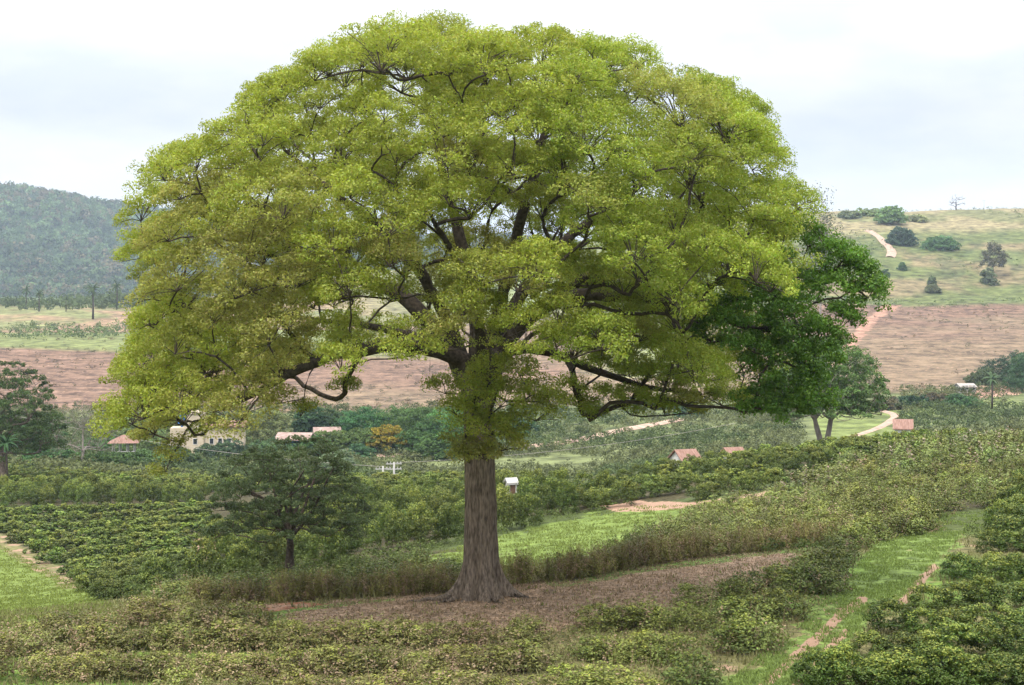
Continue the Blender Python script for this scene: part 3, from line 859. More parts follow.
def palm(label, base, height, rng, group='palm trees on the far left rise', col=(0.05, 0.075, 0.03)):
    root = empty('palm_tree', base); tag(root, label, 'palm')
    MB().tube([(0, 0, -.3), (0.1, 0, height*.4), (0, 0, height*.86)], [height*.035, height*.024, height*.02], 7).build('trunk', M_LIMB, root, smooth=True)
    V = []; T = []
    for k in range(26):
        a = rng.uniform(0, 2*np.pi); el = rng.uniform(-0.3, 1.3); Ln = height*rng.uniform(.26, .36)
        p = np.array([0, 0, height*.86]); d = np.array([math.cos(a)*math.cos(el), math.sin(a)*math.cos(el), math.sin(el)])
        side = np.array([-math.sin(a), math.cos(a), 0])
        for j in range(7):
            q = p + d*Ln/7; d = d + np.array([0, 0, -0.22]); d /= np.linalg.norm(d)
            wd = height*.034*(1 - j/9); dr = np.array([0, 0, -wd*.8])
            V += [p, q, q + side*wd + dr, p + side*wd + dr, p, q, q - side*wd + dr, p - side*wd + dr]; p = q
    V = np.array(V); T = np.repeat(np.array(col)[None], len(V), 0)*rng.uniform(.7, 1.3, (len(V), 1))
    link('fronds', mesh_np('fronds', V, quads_of(len(V)//4), M_FAR, T), root)

# ------------------------------------------------------------------ middle-distance trees
rg = np.random.default_rng(5)
b = hit(290, 577, 66, 95)
tree('flat_topped_tree', 'small dark feathery tree with spreading layered crown left of the great trunk', 'tree', b, (577-424)/F*b[1], 165/F*b[1], rg,
     (0.070, 0.092, 0.036), crown_lo=0.36, layers=3, leaf=0.11, per=50, puff=0.62, trunk_r=0.24, flat=0.42, density=0.60, mat=M_LEAF, limbs=8, colvar=.15, boxy=.3)
b = hit(2, 484, 190, 240)
tree('dark_tree', 'tall dark tree with straggly limbs at the left edge above the coffee rows', 'tree', b, 125/F*b[1], 118/F*b[1], rg,
     (0.058, 0.095, 0.030), crown_lo=0.33, layers=3, leaf=0.26, per=34, puff=1.2, trunk_r=0.55, density=0.62, flat=.55, bark=M_BARK, limbs=7, colvar=.15)
b = at(823, 178)
tree('twin_trunked_tree', 'pale green tree with twin grey trunks rising behind the right ridge', 'tree', b, (HOR - 335)/F*b[1] - b[2] , 120/F*b[1], rg,
     (0.105, 0.170, 0.055), crown_lo=0.42, layers=3, leaf=0.25, per=34, puff=1.2, trunk_r=0.38, trunks=2, bark=M_PALEBARK, density=1.0, limbs=8, flat=.6)

def vt(px, py_base, y0, y1):   # ground point in the valley
    return hit(px, py_base, y0, y1)

# umbrella trees along the valley road and the greenery round the houses
G1 = (0.056, 0.100, 0.032); G2 = (0.080, 0.115, 0.036); G3 = (0.045, 0.072, 0.030); G4 = (0.13, 0.15, 0.06); YEL = (0.25, 0.20, 0.03)
spec = [
 # px, Y, top py, width px, colour, label, name
 (452,402,410,70,(0.075,0.150,0.045),'bright green spreading tree half behind the great trunk on the valley road','umbrella_tree'),
 (424,404,407,60,G1,'dense green umbrella tree above the valley road beside the great trunk','umbrella_tree'),
 (398,412,408,56,G1,'dense green umbrella tree rising behind the yellow-flowered tree','umbrella_tree'),
 (366,412,408,56,(0.050,0.110,0.042),'tall green umbrella tree behind the left end of the valley road trees','umbrella_tree'),
 (330,420,412,40,G3,'dark round tree left of the road trees under the brown slope','round_tree'),
 (310,415,404,34,(0.04,0.08,0.035),'blackish green tree above the pink-roofed house','round_tree'),
 (410,385,430,44,G1,'low umbrella tree hanging over the pale road right of the yellow tree','umbrella_tree'),
 (386,383,425,36,YEL,'small tree covered in yellow blossom by the valley road','flowering_tree'),
 (362,384,428,46,G2,'yellowish green umbrella tree just left of the yellow blossom','umbrella_tree'),
 (334,386,431,46,G2,'spreading olive-green tree between the tiled roof and the blossom','umbrella_tree'),
 (309,376,436,40,G1,'low green tree at the right side of the blue-walled house','round_tree'),
 (360,330,446,28,(0.06,0.11,0.05),'small dark green tree in front of the road trees','round_tree'),
 (338,300,452,34,(0.15,0.20,0.11),'pale silvery shrubby tree above the small dark tree','round_tree'),
 (436,372,436,40,G1,'dark green tree low on the slope just left of the great trunk','round_tree'),
 (265,412,408,50,G4,'light feathery green tree behind the cream house','feathery_tree'),
 (165,405,404,60,(0.17,0.20,0.075),'pale yellow-green bamboo-like clump behind the red-roofed gazebo','bamboo_clump'),
 (195,400,410,40,G4,'pale green tree behind the blue water tank','feathery_tree'),
 (140,380,414,44,(0.15,0.19,0.07),'light green clump just left above the gazebo roof','bamboo_clump'),
 (225,330,446,50,(0.045,0.07,0.035),'dark hedge-like tree below the cream house','round_tree'),
 (268,330,442,44,(0.08,0.12,0.05),'mid green tree between the cream house and the blue-walled house','round_tree'),
 (100,330,448,40,(0.07,0.13,0.04),'green bush-like tree left of the gazebo','round_tree'),
 (145,290,456,46,(0.075,0.115,0.04),'low olive tree in front of the gazebo','round_tree'),
 (108,285,458,44,(0.075,0.12,0.04),'low green tree below the grey airy tree','round_tree'),
 (48,290,452,50,(0.06,0.12,0.04),'bright rounded tree right of the left edge tree','round_tree'),
 (40,330,420,46,(0.045,0.085,0.03),'deep green tree between the left edge tree and the grey airy tree','round_tree'),
 (20,340,440,40,(0.08,0.14,0.05),'light green tree low at the left edge','round_tree'),
 (180,300,458,40,(0.055,0.085,0.035),'dark green tree below the left end of the cream house','round_tree'),
 (910,400,402,36,(0.030,0.060,0.030),'blackish round tree above the small white house on the right','round_tree'),
 (935,405,408,30,(0.12,0.10,0.06),'brownish tree right of the blackish round tree','round_tree'),
 (963,395,411,36,(0.055,0.11,0.04),'green domed tree left of the palm on the right','round_tree'),
 (885,395,415,30,(0.12,0.11,0.06),'brownish grey shrubby tree left of the small white house','round_tree'),
 (1010,470,357,56,(0.035,0.062,0.035),'large dark tree mass at the right edge under the brown field','dark_tree'),
 (985,466,372,34,(0.065,0.085,0.04),'olive tree at the left of the dark right edge trees','round_tree'),
 (1034,440,352,50,(0.045,0.09,0.04),'tall green tree cut by the right edge','dark_tree'),
 (655,430,408,40,(0.04,0.07,0.04),'dark tree on the red bank right of the great trunk','round_tree'),
 (690,400,418,30,(0.06,0.10,0.045),'small green tree below the dark tree on the red bank','round_tree'),
 (520,430,420,34,(0.05,0.09,0.04),'dark green tree on the bend of the valley road right of the trunk','round_tree'),
]
for (px, Y, top, wd, colr, lab, nm) in spec:
    if px < 540: Y = Y * 0.83 if Y > 345 else Y * 0.93
    b = at(px, Y); h = (HOR - top)/F*Y - b.z
    if h < 3: h = 3
    umb = nm in ('umbrella_tree', 'flowering_tree')
    tree(nm, lab, 'tree' if nm != 'bamboo_clump' else 'bamboo', b, h, wd/F*Y*1.1, rg, tuple(v*1.25 for v in colr), crown_lo=0.42 if umb else 0.12, layers=2, leaf=0.42 if Y > 350 else 0.34, per=30,
         puff=max(0.9, wd/F*Y*0.13), trunk_r=0.22, density=1.0, flat=.5 if umb else .8, twigs=False, limbs=4, colvar=.16, tips=((0.07,0.12,0.03),.55) if nm == 'flowering_tree' else None)
b = at(83, 262)
bare_tree('grey_airy_tree', 'thin grey-green airy tree with a pale trunk left of the gazebo', b, (HOR-398)/F*262 - b.z, 11, rg, M_PALEBARK, 60, 0.26, None, ((0.13, 0.135, 0.085), 0.24))
b = at(430, 560)
bare_tree('bare_tree', 'leafless shrub-like tree on the brown slope left of the trunk', b, 9, 11, rg, M_LIMB, 18, 0.15)
# skyline and hillside trees
sky_spec = [
 (890, 1010, 207, 30, (0.10,0.15,0.055), 'large round tree on the dry crest at the right', 'round_tree', .2),
 (901, 930, 229, 30, (0.035,0.060,0.035), 'dark dome-shaped tree below the large crest tree beside the hill road', 'dome_tree', .05),
 (940, 915, 236, 36, (0.055,0.105,0.040), 'low wide green dome-shaped tree right of the hill road', 'dome_tree', .05),
 (868, 1050, 218, 26, (0.14,0.17,0.07), 'small light green tree left of the large crest tree', 'round_tree', .15),
 (850, 1040, 216, 22, (0.12,0.14,0.07), 'scrubby pale tree on the crest beside the great crown', 'round_tree', .15),
 (915, 1030, 219, 22, (0.16,0.17,0.08), 'dry yellowish tree right of the large crest tree', 'round_tree', .15),
 (902, 850, 264, 8, (0.05,0.08,0.035), 'small dark upright tree on the green hillside', 'hill_shrub', .0),
 (933, 790, 288, 14, (0.08,0.09,0.045), 'grey-green shrub low on the green hillside', 'hill_shrub', .1),
 (885, 830, 270, 8, (0.06,0.09,0.04), 'tiny dark shrub near the great crown on the hillside', 'hill_shrub', .0),
 (932, 812, 281, 7, (0.08,0.10,0.05), 'tiny shrub above the grey-green shrub', 'hill_shrub', .0),
 (988, 815, 268, 7, (0.08,0.10,0.05), 'small shrub beside the airy hillside tree', 'hill_shrub', .0),
]
for (px, Y, top, wd, colr, lab, nm, lo) in sky_spec:
    b = at(px, Y); h = max(4, (HOR - top)/F*Y - b.z)
    tree(nm, lab, 'tree' if 'shrub' not in nm else 'shrub', b, h, max(wd/F*Y, h*.95), rg, tuple(v*1.7 for v in colr), crown_lo=lo, layers=3, leaf=0.9, per=22, puff=max(1.1, wd/F*Y*.12, (h*.22 if nm == 'hill_shrub' else 0)), trunk_r=0.35, flat=.8, twigs=False, limbs=3, colvar=.15)
b = at(820, 700)
bare_tree('tall_thin_tree', 'tall wispy tree poking above the right shoulder of the great crown', b, (HOR-196)/F*700 - b.z, 13, rg, M_PALEBARK, 46, .5, None, ((0.11, 0.12, 0.065), 1.1))
b = at(956, 1120)
bare_tree('bare_tree', 'small leafless tree on the skyline at the right', b, 13, 14, rg, M_LIMB, 26, .55)
b = at(993, 835)
bare_tree('airy_tree', 'grey airy tree on the green hillside near the right edge', b, 20, 16, rg, M_LIMB, 40, .5, None, ((0.12, 0.12, 0.075), 1.0))
for (px, Y, top, lab) in ((26, 900, 287, 'leftmost of the dark palms on the far left rise'), (39, 850, 290, 'second palm from the left on the far rise'),
                          (93, 800, 284, 'tall thick palm on the far rise between the others'), (117, 880, 282, 'palm nearest the great crown on the far left rise'), (66, 830, 297, 'shortest palm on the far left rise')):
    b = at(px, Y); palm(lab, b, (HOR - top)/F*Y - b.z, rg)
b = at(992, 385); palm('shaggy palm among the valley trees at the right', b, 9, rg, col=(0.07, 0.11, 0.05))
b = at(6, 205); palm('dark palm growing against the left edge tree', b, 7.5, rg, col=(0.03, 0.07, 0.025))

# ------------------------------------------------------------------ houses
def flat_mat(name, c, rough=0.8): return noisy_mat(name, tuple(v*0.82 for v in c), c, 1.3, rough, 0.0)
M_CREAM = flat_mat('cream plaster', (0.48, 0.40, 0.29)); M_TILE = noisy_mat('clay roof tiles', (0.15, 0.08, 0.058), (0.25, 0.15, 0.115), 1.1, 0.9, 0.05, (4, 0.6, 1))
M_WHITE = flat_mat('white plaster', (0.58, 0.56, 0.52)); M_BLUE = flat_mat('blue paint', (0.06, 0.22, 0.55), .5); M_PANE = flat_mat('dark window glass', (0.03, 0.035, 0.04), .15)
M_POST = flat_mat('weathered timber', (0.30, 0.27, 0.24)); M_CONC = flat_mat('pale concrete', (0.38, 0.365, 0.34)); M_PINKROOF = noisy_mat('faded pink tiles', (0.20, 0.135, 0.11), (0.32, 0.235, 0.20), 1, .9)
M_WOOD = flat_mat('brown door wood', (0.14, 0.08, 0.05))

def gable(root, x0, x1, y0, y1, z, rise, mat, over=0.4, thick=0.18):
    """tiled gable roof, ridge along x"""
    ym = (y0+y1)/2; m = MB()
    for sy in (-1, 1):
        ye = ym + sy*((y1-y0)/2 + over); ze = z - over*rise/((y1-y0)/2)
        vs = [(x0-over, ym, z+rise), (x1+over, ym, z+rise), (x1+over, ye, ze), (x0-over, ye, ze)]
        vs += [(a, b_, c-thick) for a, b_, c in vs]
        m.add(vs, [(0,1,2,3),(7,6,5,4),(0,4,5,1),(1,5,6,2),(2,6,7,3),(3,7,4,0)])
    return m.build('roof', mat, root)

def house(name, label, base, w_, d_, h_, rise, wall, roof, rz=0, wins=3, door=True, win_side=True):
    root = empty(name, base, rz); tag(root, label, 'house')
    m = MB().box(-w_/2, w_/2, -d_/2, d_/2, -1.5, h_)
    m.add([(-w_/2, -d_/2, h_), (-w_/2, d_/2, h_), (-w_/2, 0, h_+rise-.2)], [(0, 1, 2)]); m.add([(w_/2, -d_/2, h_), (w_/2, d_/2, h_), (w_/2, 0, h_+rise-.2)], [(0, 2, 1)])
    m.build('wall', wall, root); gable(root, -w_/2, w_/2, -d_/2, d_/2, h_, rise, roof)
    n = wins + (1 if door else 0)
    for k in range(n):
        x = -w_/2 + w_*(k+.5)/n
        if door and k == n//2:
            MB().box(x-.45, x+.45, -d_/2-.04, -d_/2+.02, 0, 2.1).build('door', M_WOOD, root)
        else:
            f = MB().box(x-.55, x+.55, -d_/2-.06, -d_/2+.02, 1.0, 2.2).build('window', M_WHITE, root)
            MB().box(x-.45, x+.45, -d_/2-.075, -d_/2-.05, 1.1, 2.1).build('pane', M_PANE, f)
    return root

def gr(px, Y): return at(px, Y)
# cream house with a water tank tower
b = gr(208, 318)
cr = empty('cream_house', b, R(6)); cr.scale = (.8, .8, 1); tag(cr, 'large cream plastered house with a tower and blue water tank on the left', 'house')
k = 318/F
zt_ = (HOR-424)*k - b.z
MB().box(-9.5, -5.2, -3, 3, -2, zt_-0.6).box(-5.2, -0.8, -3.4, 3.4, -2, zt_+2.4).box(-0.8, 7.0, -2.8, 3.5, -2, zt_-0.3).build('wall', M_CREAM, cr)
MB().box(-5.5, -0.5, -3.7, 3.7, zt_+2.4, zt_+2.75).build('parapet', M_CREAM, cr)
gable(cr, -0.7, 10.0, -3.0, 3.6, zt_-0.2, 0.9, M_TILE)
MB().box(7.0, 9.6, -2.4, 3.2, -2, zt_-0.6).build('wall', M_CREAM, cr)
tk = MB().tube([(-6.8, 0, zt_-0.6), (-6.8, 0, zt_+0.2)], 0.25, 6).tube([(-6.8, 0, zt_+0.2), (-6.8, 0, zt_+2.3), (-6.8, 0, zt_+2.6)], [1.05, 1.15, 0.5], 18).build('water_tank', M_BLUE, cr)
for (x, z0, y) in ((-7.4, .9, -3), (-3.0, zt_*.35, -3.4), (-4.4, zt_*.8, -3.4), (-1.7, zt_*.8, -3.4), (1.2, zt_*.35, -2.8), (3.4, zt_*.35, -2.8), (5.7, zt_*.35, -2.8)):
    f = MB().box(x-.6, x+.6, y-.07, y+.02, z0, z0+1.3).build('window', M_WHITE, cr)
    MB().box(x-.48, x+.48, y-.085, y-.05, z0+.1, z0+1.2).build('pane', M_PANE, f)
# gazebo with red hipped roof
b = gr(124, 290)
gz = empty('gazebo', b, R(10)); tag(gz, 'two-level gazebo with a red pyramid roof among the trees on the left', 'gazebo')
zg = (HOR-441)*290/F - b.z
zr = zg - 0.2
MB().box(-2.3, 2.3, -2.3, 2.3, -1.5, zr-2.4).build('base', M_CONC, gz)
for x in (-2, -.7, .7, 2):
    for y in (-2, 2): MB().box(x-.1, x+.1, y-.1, y+.1, zr-2.4, zr+.02).build('post', M_CONC, gz)
m = MB(); m.box(-2.15, 2.15, -2.2, -2.1, zr-1.7, zr-1.6); [m.box(x-.04, x+.04, -2.19, -2.11, zr-2.4, zr-1.7) for x in np.arange(-1.9, 2, .38)]; m.build('railing', M_WHITE, gz)
MB().add([(-2.9,-2.9,zr), (2.9,-2.9,zr), (2.9,2.9,zr), (-2.9,2.9,zr), (-.3,0,zr+1.4), (.3,0,zr+1.4)], [(0,1,5,4),(1,2,5),(2,3,4,5),(3,0,4),(3,2,1,0)]).build('roof', M_TILE, gz)
# blue-walled house
b = gr(293, 312)
bh = empty('blue_walled_house', b, R(-8)); tag(bh, 'small house with a faded pink roof and blue wall behind the flat-topped tree', 'house')
zb = (HOR-438)*312/F - b.z
MB().box(-2.6, 2.8, -.5, 3.5, -1.5, zb).build('wall', M_BLUE, bh)
for x in (-2.9, 2.9): MB().box(x-.13, x+.13, -1.9, -1.64, -1.5, zb).build('post', M_WHITE, bh)
MB().box(-3.0, -1.9, -.9, -.52, -1.5, zb).build('pier', M_WHITE, bh)
gable(bh, -3.1, 3.6, -1.8, 3.6, zb, 1.1, M_PINKROOF)
b = gr(327, 338)
house('tiled_house', 'house with only its faded pink roof showing between the valley trees', b, 5.5, 5, (HOR-434)*338/F - b.z, 1.6, M_WHITE, M_PINKROOF, .2)
def low_house(px, Y, top, wpx, d_, lab, wall=M_WHITE, roof=M_TILE, rz=0.0, name='farmhouse', rise=1.5):
    b = gr(px, Y); hh = (HOR-top)*Y/F - b.z - rise
    return house(name, lab, (b.x, b.y, b.z + min(0, hh-2.6)*0), wpx*Y/F, d_, max(1.9, hh), rise, wall, roof, rz)
low_house(685, 246, 449, 19, 5, 'low white farmhouse with weathered tile roof behind the coffee ridge', rz=.35)
low_house(733, 246, 447, 16, 5, 'smaller tiled farmhouse right of the other behind the coffee ridge', rz=.3)
low_house(903, 300, 419, 16, 6, 'white house with tiled roof among trees at the right', rz=-.25)

low_house(965, 440, 398, 15, 5, 'long low white shed below the brown field at the right', M_CONC, M_POST, .1, 'shed', .8)

b = gr(511, 135)
ht = empty('pump_hut', b, .4); tag(ht, 'tiny white-roofed hut peeping over the coffee just right of the great trunk', 'hut')
MB().box(-.42, .42, -.4, .4, -.3, 1.9).build('wall', M_WHITE, ht); gable(ht, -.42, .42, -.4, .4, 1.9, .3, M_CONC, .15)
MB().box(-.25, .25, -.43, -.39, .05, 1.6).build('door', M_WOOD, ht)

# ------------------------------------------------------------------ utility poles and wires
def upole(label, px, Y, top, arms, box_=False):
    b = gr(px, Y); h = (HOR-top)*Y/F - b.z
    r = empty('utility_pole', b, .25); tag(r, label, 'utility pole', None)
    MB().tube([(0,0,-.5), (0,0,h)], [.24, .15], 8).build('pole', M_CONC, r, smooth=True)
    for z in arms:
        c = MB().box(-1.3, 1.3, -.08, .08, h-z-.08, h-z+.08).build('crossarm', M_CONC, r)
        for x in (-1.15, -.6, .6, 1.15): MB().tube([(x,0,h-z+.08), (x,0,h-z+.36)], [.09,.05], 6).build('insulator', M_CONC, c)
    if box_: MB().tube([(.5,0,h-3.2), (.5,0,h-2.0)], .36, 10).build('transformer', M_CONC, r)
    return b, h
p1 = upole('shorter single-armed concrete utility pole left of the other below the road trees', 383, 253, 466, (.5,))
p2 = upole('taller double-armed concrete utility pole with a transformer below the road trees', 394, 253, 462, (.3, 1.2), True)
p3 = upole('slim pole standing on the dry crest at the right', 984, 1075, 200, (.6,))
def wire(label, a, b_, sag, r=.035):
    a = Vector(a); b_ = Vector(b_)
    pts = [a.lerp(b_, t/24) - Vector((0,0,sag*4*(t/24)*(1-t/24))) for t in range(25)]
    o = MB().tube(pts, r, 5).build('power_line', M_POST); tag(o, label, 'wire')
wire('power line running left from the two poles to the left valley trees', (p1[0].x, p1[0].y, p1[0].z+p1[1]-.1), (-95, 270, -19.5), 1.6)
wire('power line running right from the two poles behind the great trunk', (p2[0].x, p2[0].y, p2[0].z+p2[1]-.1), (40, 268, -22), 1.2)

# ------------------------------------------------------------------ dirt roads and bank (sheets draped on the ground)
M_DIRT = noisy_mat('dry pink dirt', (0.25, 0.165, 0.12), (0.38, 0.27, 0.205), .5, .95)
M_REDB = noisy_mat('red earth', (0.26, 0.10, 0.06), (0.40, 0.19, 0.12), .4, .95)
def ribbon(name, label, cat, pts, width, lift, mat, kind='structure'):
    """pts: world x, y pairs"""
    P2 = [np.array(p, float) for p in pts]; fine = []
    for a, b_ in zip(P2[:-1], P2[1:]):
        n = max(2, int(np.linalg.norm(b_-a)/4))
        fine += [a + (b_-a)*t/n for t in range(n)]
    fine.append(P2[-1]); fine = np.array(fine)
    for _ in range(6): fine[1:-1] = (fine[:-2] + fine[1:-1]*2 + fine[2:])/4
    d = np.gradient(fine, axis=0); nrm = unit(np.stack([-d[:, 1], d[:, 0]], -1))
    wv = width * (0.8 + 0.4*fbm(np.arange(len(fine))*.35, np.zeros(len(fine)), 4, 2))
    cols = []
    for s in np.linspace(-.5, .5, 7):
        q = fine + nrm*wv[:, None]*s
        cols.append(np.stack([q[:, 0], q[:, 1], H(q[:, 0], q[:, 1]) + lift*(1 - (2*s)**2*.9)], -1))
    V = np.stack(cols, 1); n, k_ = V.shape[:2]; i = np.arange(n*k_).reshape(n, k_)
    Q = np.stack([i[:-1, :-1], i[:-1, 1:], i[1:, 1:], i[1:, :-1]], -1).reshape(-1, 4)
    o = link(name, mesh_np(name, V.reshape(-1, 3), Q, mat, None, True)); tag(o, label, cat, kind=kind)
def W(px, Y): return ((px-PX0)/F*Y, Y)
ribbon('valley_road', 'pale dirt road running along the valley under the umbrella trees', 'road', [W(330,318), W(380,312), W(430,318), W(480,326), W(530,332), W(575,340), W(610,362), W(680,390)], 4.5, .6, M_DIRT)
ribbon('hill_road', 'pale dirt road winding down the hill at the right', 'road', [W(868,985), W(880,960), W(884,935), W(893,905), W(890,885)], 5, .8, M_DIRT)
ribbon('field_track', 'dirt track beside the small field at the right', 'track', [W(800,455), W(835,430), W(868,405), W(900,375), W(880,340), W(850,320)], 2.2, .3, M_DIRT)

# ------------------------------------------------------------------ bushes
def coffee_template(rng, n_cl=34, per=40, leaf=0.075, col=(0.072, 0.100, 0.020), tall=1.0):
    """unit-height dense leafy bush, width about 1"""
    d = dome(n_cl, rng, -0.1)
    wz = 1 - 0.15*np.clip(d[:, 2], 0, 1)
    cen = np.stack([d[:, 0]*.40*wz, d[:, 1]*.40*wz, 0.34 + d[:, 2]*.50], -1) * (1 + rng.normal(0, .07, (n_cl, 1)))
    low = dome(n_cl//3, rng, -.1); cen = np.concatenate([cen, np.stack([low[:, 0]*.40, low[:, 1]*.40, rng.uniform(.1, .35, n_cl//3)], -1)])
    base = np.repeat(np.array(col)[None], len(cen), 0) * rng.uniform(.8, 1.2, (len(cen), 1))
    V, T = clump_leaves(cen, rng.uniform(.10, .17, len(cen)), .85, per, leaf, base, rng, .3, .5, -.5, .35, None)
    zc = V.reshape(-1, 4, 3).mean(1)[:, 2]; k = np.repeat(rng.random(len(zc)) < np.clip((zc - .5)*1.5, 0, .75), 4)
    T[k] = T[k]*.35 + np.array([0.215, 0.240, 0.040])*.65  # young yellow leaves, also colouring the tops as lit over darker sides
    # stems
    return V, T

def shrub_template(rng, shoots=46, per=16, leaf=0.085, col=(0.125, 0.135, 0.045), twigc=(0.21, 0.15, 0.11), brown=.18, spread=.62):
    """unit-height straggly shrub: arching shoots carrying small leaves and dry tips"""
    Vs = []; Ts = []
    a = rng.uniform(0, 2*np.pi, shoots); el = rng.uniform(.25, 1.5, shoots); Ln = rng.uniform(.65, 1.1, shoots)
    t = np.linspace(.25, 1, per)[None, :]
    ox = rng.normal(0, .22, shoots); oy = rng.normal(0, .22, shoots)
    rr = (np.cos(el)*Ln)[:, None]*t*spread*1.3
    X = ox[:, None] + np.cos(a)[:, None]*rr; Y = oy[:, None] + np.sin(a)[:, None]*rr
    Z = (np.sin(el)*Ln)[:, None]*t - 0.22*(rr**2)
    P = np.stack([X, Y, np.clip(Z, .03, 2)], -1).reshape(-1, 3)
    P = np.concatenate([P + rng.normal(0, .035, P.shape), P + rng.normal(0, .05, P.shape)])
    out_ = P - np.array([0, 0, .1])
    V = leaf_quads(P, out_, leaf, rng, .5, 1.0)
    shade = np.tile(np.repeat(rng.uniform(.75, 1.25, shoots), per), 2)
    T = np.array(col)[None]*shade[:, None]*(1 + rng.normal(0, .12, (len(P), 1)))
    dry = np.tile(np.repeat(rng.random(shoots) < brown, per), 2) | (rng.random(len(P)) < brown*.4)
    T[dry] = np.array(twigc)*rng.uniform(.7, 1.25, (dry.sum(), 1))
    Vs.append(V); Ts.append(np.repeat(T, 4, 0))
    # twigs as thin blades
    m = shoots//2
    p0 = np.stack([ox[:m], oy[:m], np.zeros(m)], -1); k = -1
    p1 = np.stack([X[:m, k], Y[:m, k], Z[:m, k]+.06], -1)
    sd = unit(np.cross(p1-p0, rng.normal(0, 1, (m, 3))))*.006
    V = np.stack([p0-sd, p0+sd, p1+sd*.4, p1-sd*.4], 1).reshape(-1, 3)
    Vs.append(V); Ts.append(np.repeat(np.array([twigc]), len(V), 0)*.8)
    return np.concatenate(Vs), np.clip(np.concatenate(Ts), .005, .9)

def mixed_template(rng, col, brown):
    V1, T1 = coffee_template(rng, 30, 34, .062, col)
    V1 = V1 * np.array([1.1, 1.1, .86])
    V2, T2 = shrub_template(rng, 44, 12, .062, col, (0.23, 0.165, 0.10), brown, .55)
    return np.concatenate([V1, V2]), np.concatenate([T1, T2])

rb = np.random.default_rng(21)
KINDS = {}
def reg(key, fn, n, lodfn): KINDS[key] = ([fn() for _ in range(n)], [lodfn() for _ in range(3)])
reg('coffee', lambda: coffee_template(rb, 44, 60, .055), 6, lambda: coffee_template(rb, 26, 34, .105))
reg('dark', lambda: coffee_template(rb, 46, 60, .055, (0.058, 0.092, 0.016)), 6, lambda: coffee_template(rb, 26, 34, .105, (0.06, 0.092, 0.018)))
reg('scrub', lambda: mixed_template(rb, (0.140, 0.138, 0.042), .30), 8, lambda: shrub_template(rb, 34, 12, .13, (0.14, 0.15, 0.042), brown=.15))
reg('green', lambda: mixed_template(rb, (0.100, 0.130, 0.030), .07), 6, lambda: shrub_template(rb, 34, 12, .13, (0.10, 0.13, 0.032), brown=.07))
reg('hedge', lambda: shrub_template(rb, 84, 17, .06, (0.165, 0.160, 0.042), (0.24, 0.165, 0.10), .20, .40), 6, lambda: shrub_template(rb, 30, 10, .11, (0.15, 0.145, 0.042), brown=.2, spread=.4))
reg('olive', lambda: mixed_template(rb, (0.122, 0.142, 0.034), .10), 6, lambda: shrub_template(rb, 34, 12, .13, (0.125, 0.142, 0.036), brown=.08))

PL = []   # x, y, z, height, width, kind, row phrase
def plant(x, y, h, wd, kind, lab):
    PL.append((x, y, H1(x, y), h*rb.uniform(.82, 1.15), wd*rb.uniform(.85, 1.15), kind, lab))

def rows(poly, y0, y1, ang, gap, step, h, wd, kind, lab, jit=.25, pxr=(-80, 1100), skip=0.0, avoid=()):
    ca, sa = math.cos(ang), math.sin(ang)
    xm0, xm1 = (pxr[0]-PX0)/F*y1, (pxr[1]-PX0)/F*y1
    R_ = max(abs(xm0), abs(xm1)) + y1
    us = np.arange(-R_, R_, step); vs = np.arange(-R_, R_, gap)
    Ug, Vg = np.meshgrid(us, vs)
    xs = Ug*ca - Vg*sa; ys = Ug*sa + Vg*ca + (y0+y1)/2
    ys = ys + (fbm(xs*.02, ys*.02, 8, 2)-.5)*gap*.9
    xs = (xs + rb.normal(0, jit, xs.shape)).ravel(); ys = (ys + rb.normal(0, jit*.6, ys.shape)).ravel()
    k = (ys > y0) & (ys < y1) ; xs, ys = xs[k], ys[k]
    zs = H(xs, ys); px, py = proj(xs, ys, zs)
    k = inpoly(px, py, poly) & (px > pxr[0]) & (px < pxr[1])
    k &= ~((px > 500) & (px < 522) & (ys > 128) & (ys < 142))
    for av in avoid: k &= ~inpoly(px, py, av)
    if skip: k &= rb.random(len(k)) > skip
    for x, y in zip(xs[k], ys[k]): plant(x, y, h, wd, kind, lab)

BIG = [(-90,400),(1110,400),(1110,900),(-90,900)]
# foreground straggly rows: in front of the tree, left half and right half towards the lane
FG = [(-90,632),(110,622),(230,616),(300,632),(420,645),(560,640),(640,622),(700,607),(770,588),(840,560),(870,548),(862,572),(820,612),(770,660),(730,700),(700,740),(-90,740)]
rows([(-90,648),(110,636),(230,620),(300,628),(420,633),(560,630),(560,760),(-90,760)], 42, 68, R(2), 4.8, .85, 1.1, 1.7, 'scrub', 'straggly brown-tipped shrub in the low rows in front of the great tree', .3)
rows([(560,630),(640,614),(700,602),(740,594),(760,600),(700,640),(640,700),(600,760),(560,760)], 42, 72, R(4), 4.8, .85, 1.1, 1.7, 'olive', 'olive shrub in the rows right of the brown mound', .3)
rows([(740,594),(780,578),(836,556),(860,542),(856,562),(826,592),(782,634),(744,664),(708,700),(690,760),(600,760),(640,700),(700,640),(760,600)], 42, 84, R(4), 4.9, 1.1, 1.4, 1.9, 'green', 'rounded green shrub lining the left side of the grassy lane', .25)
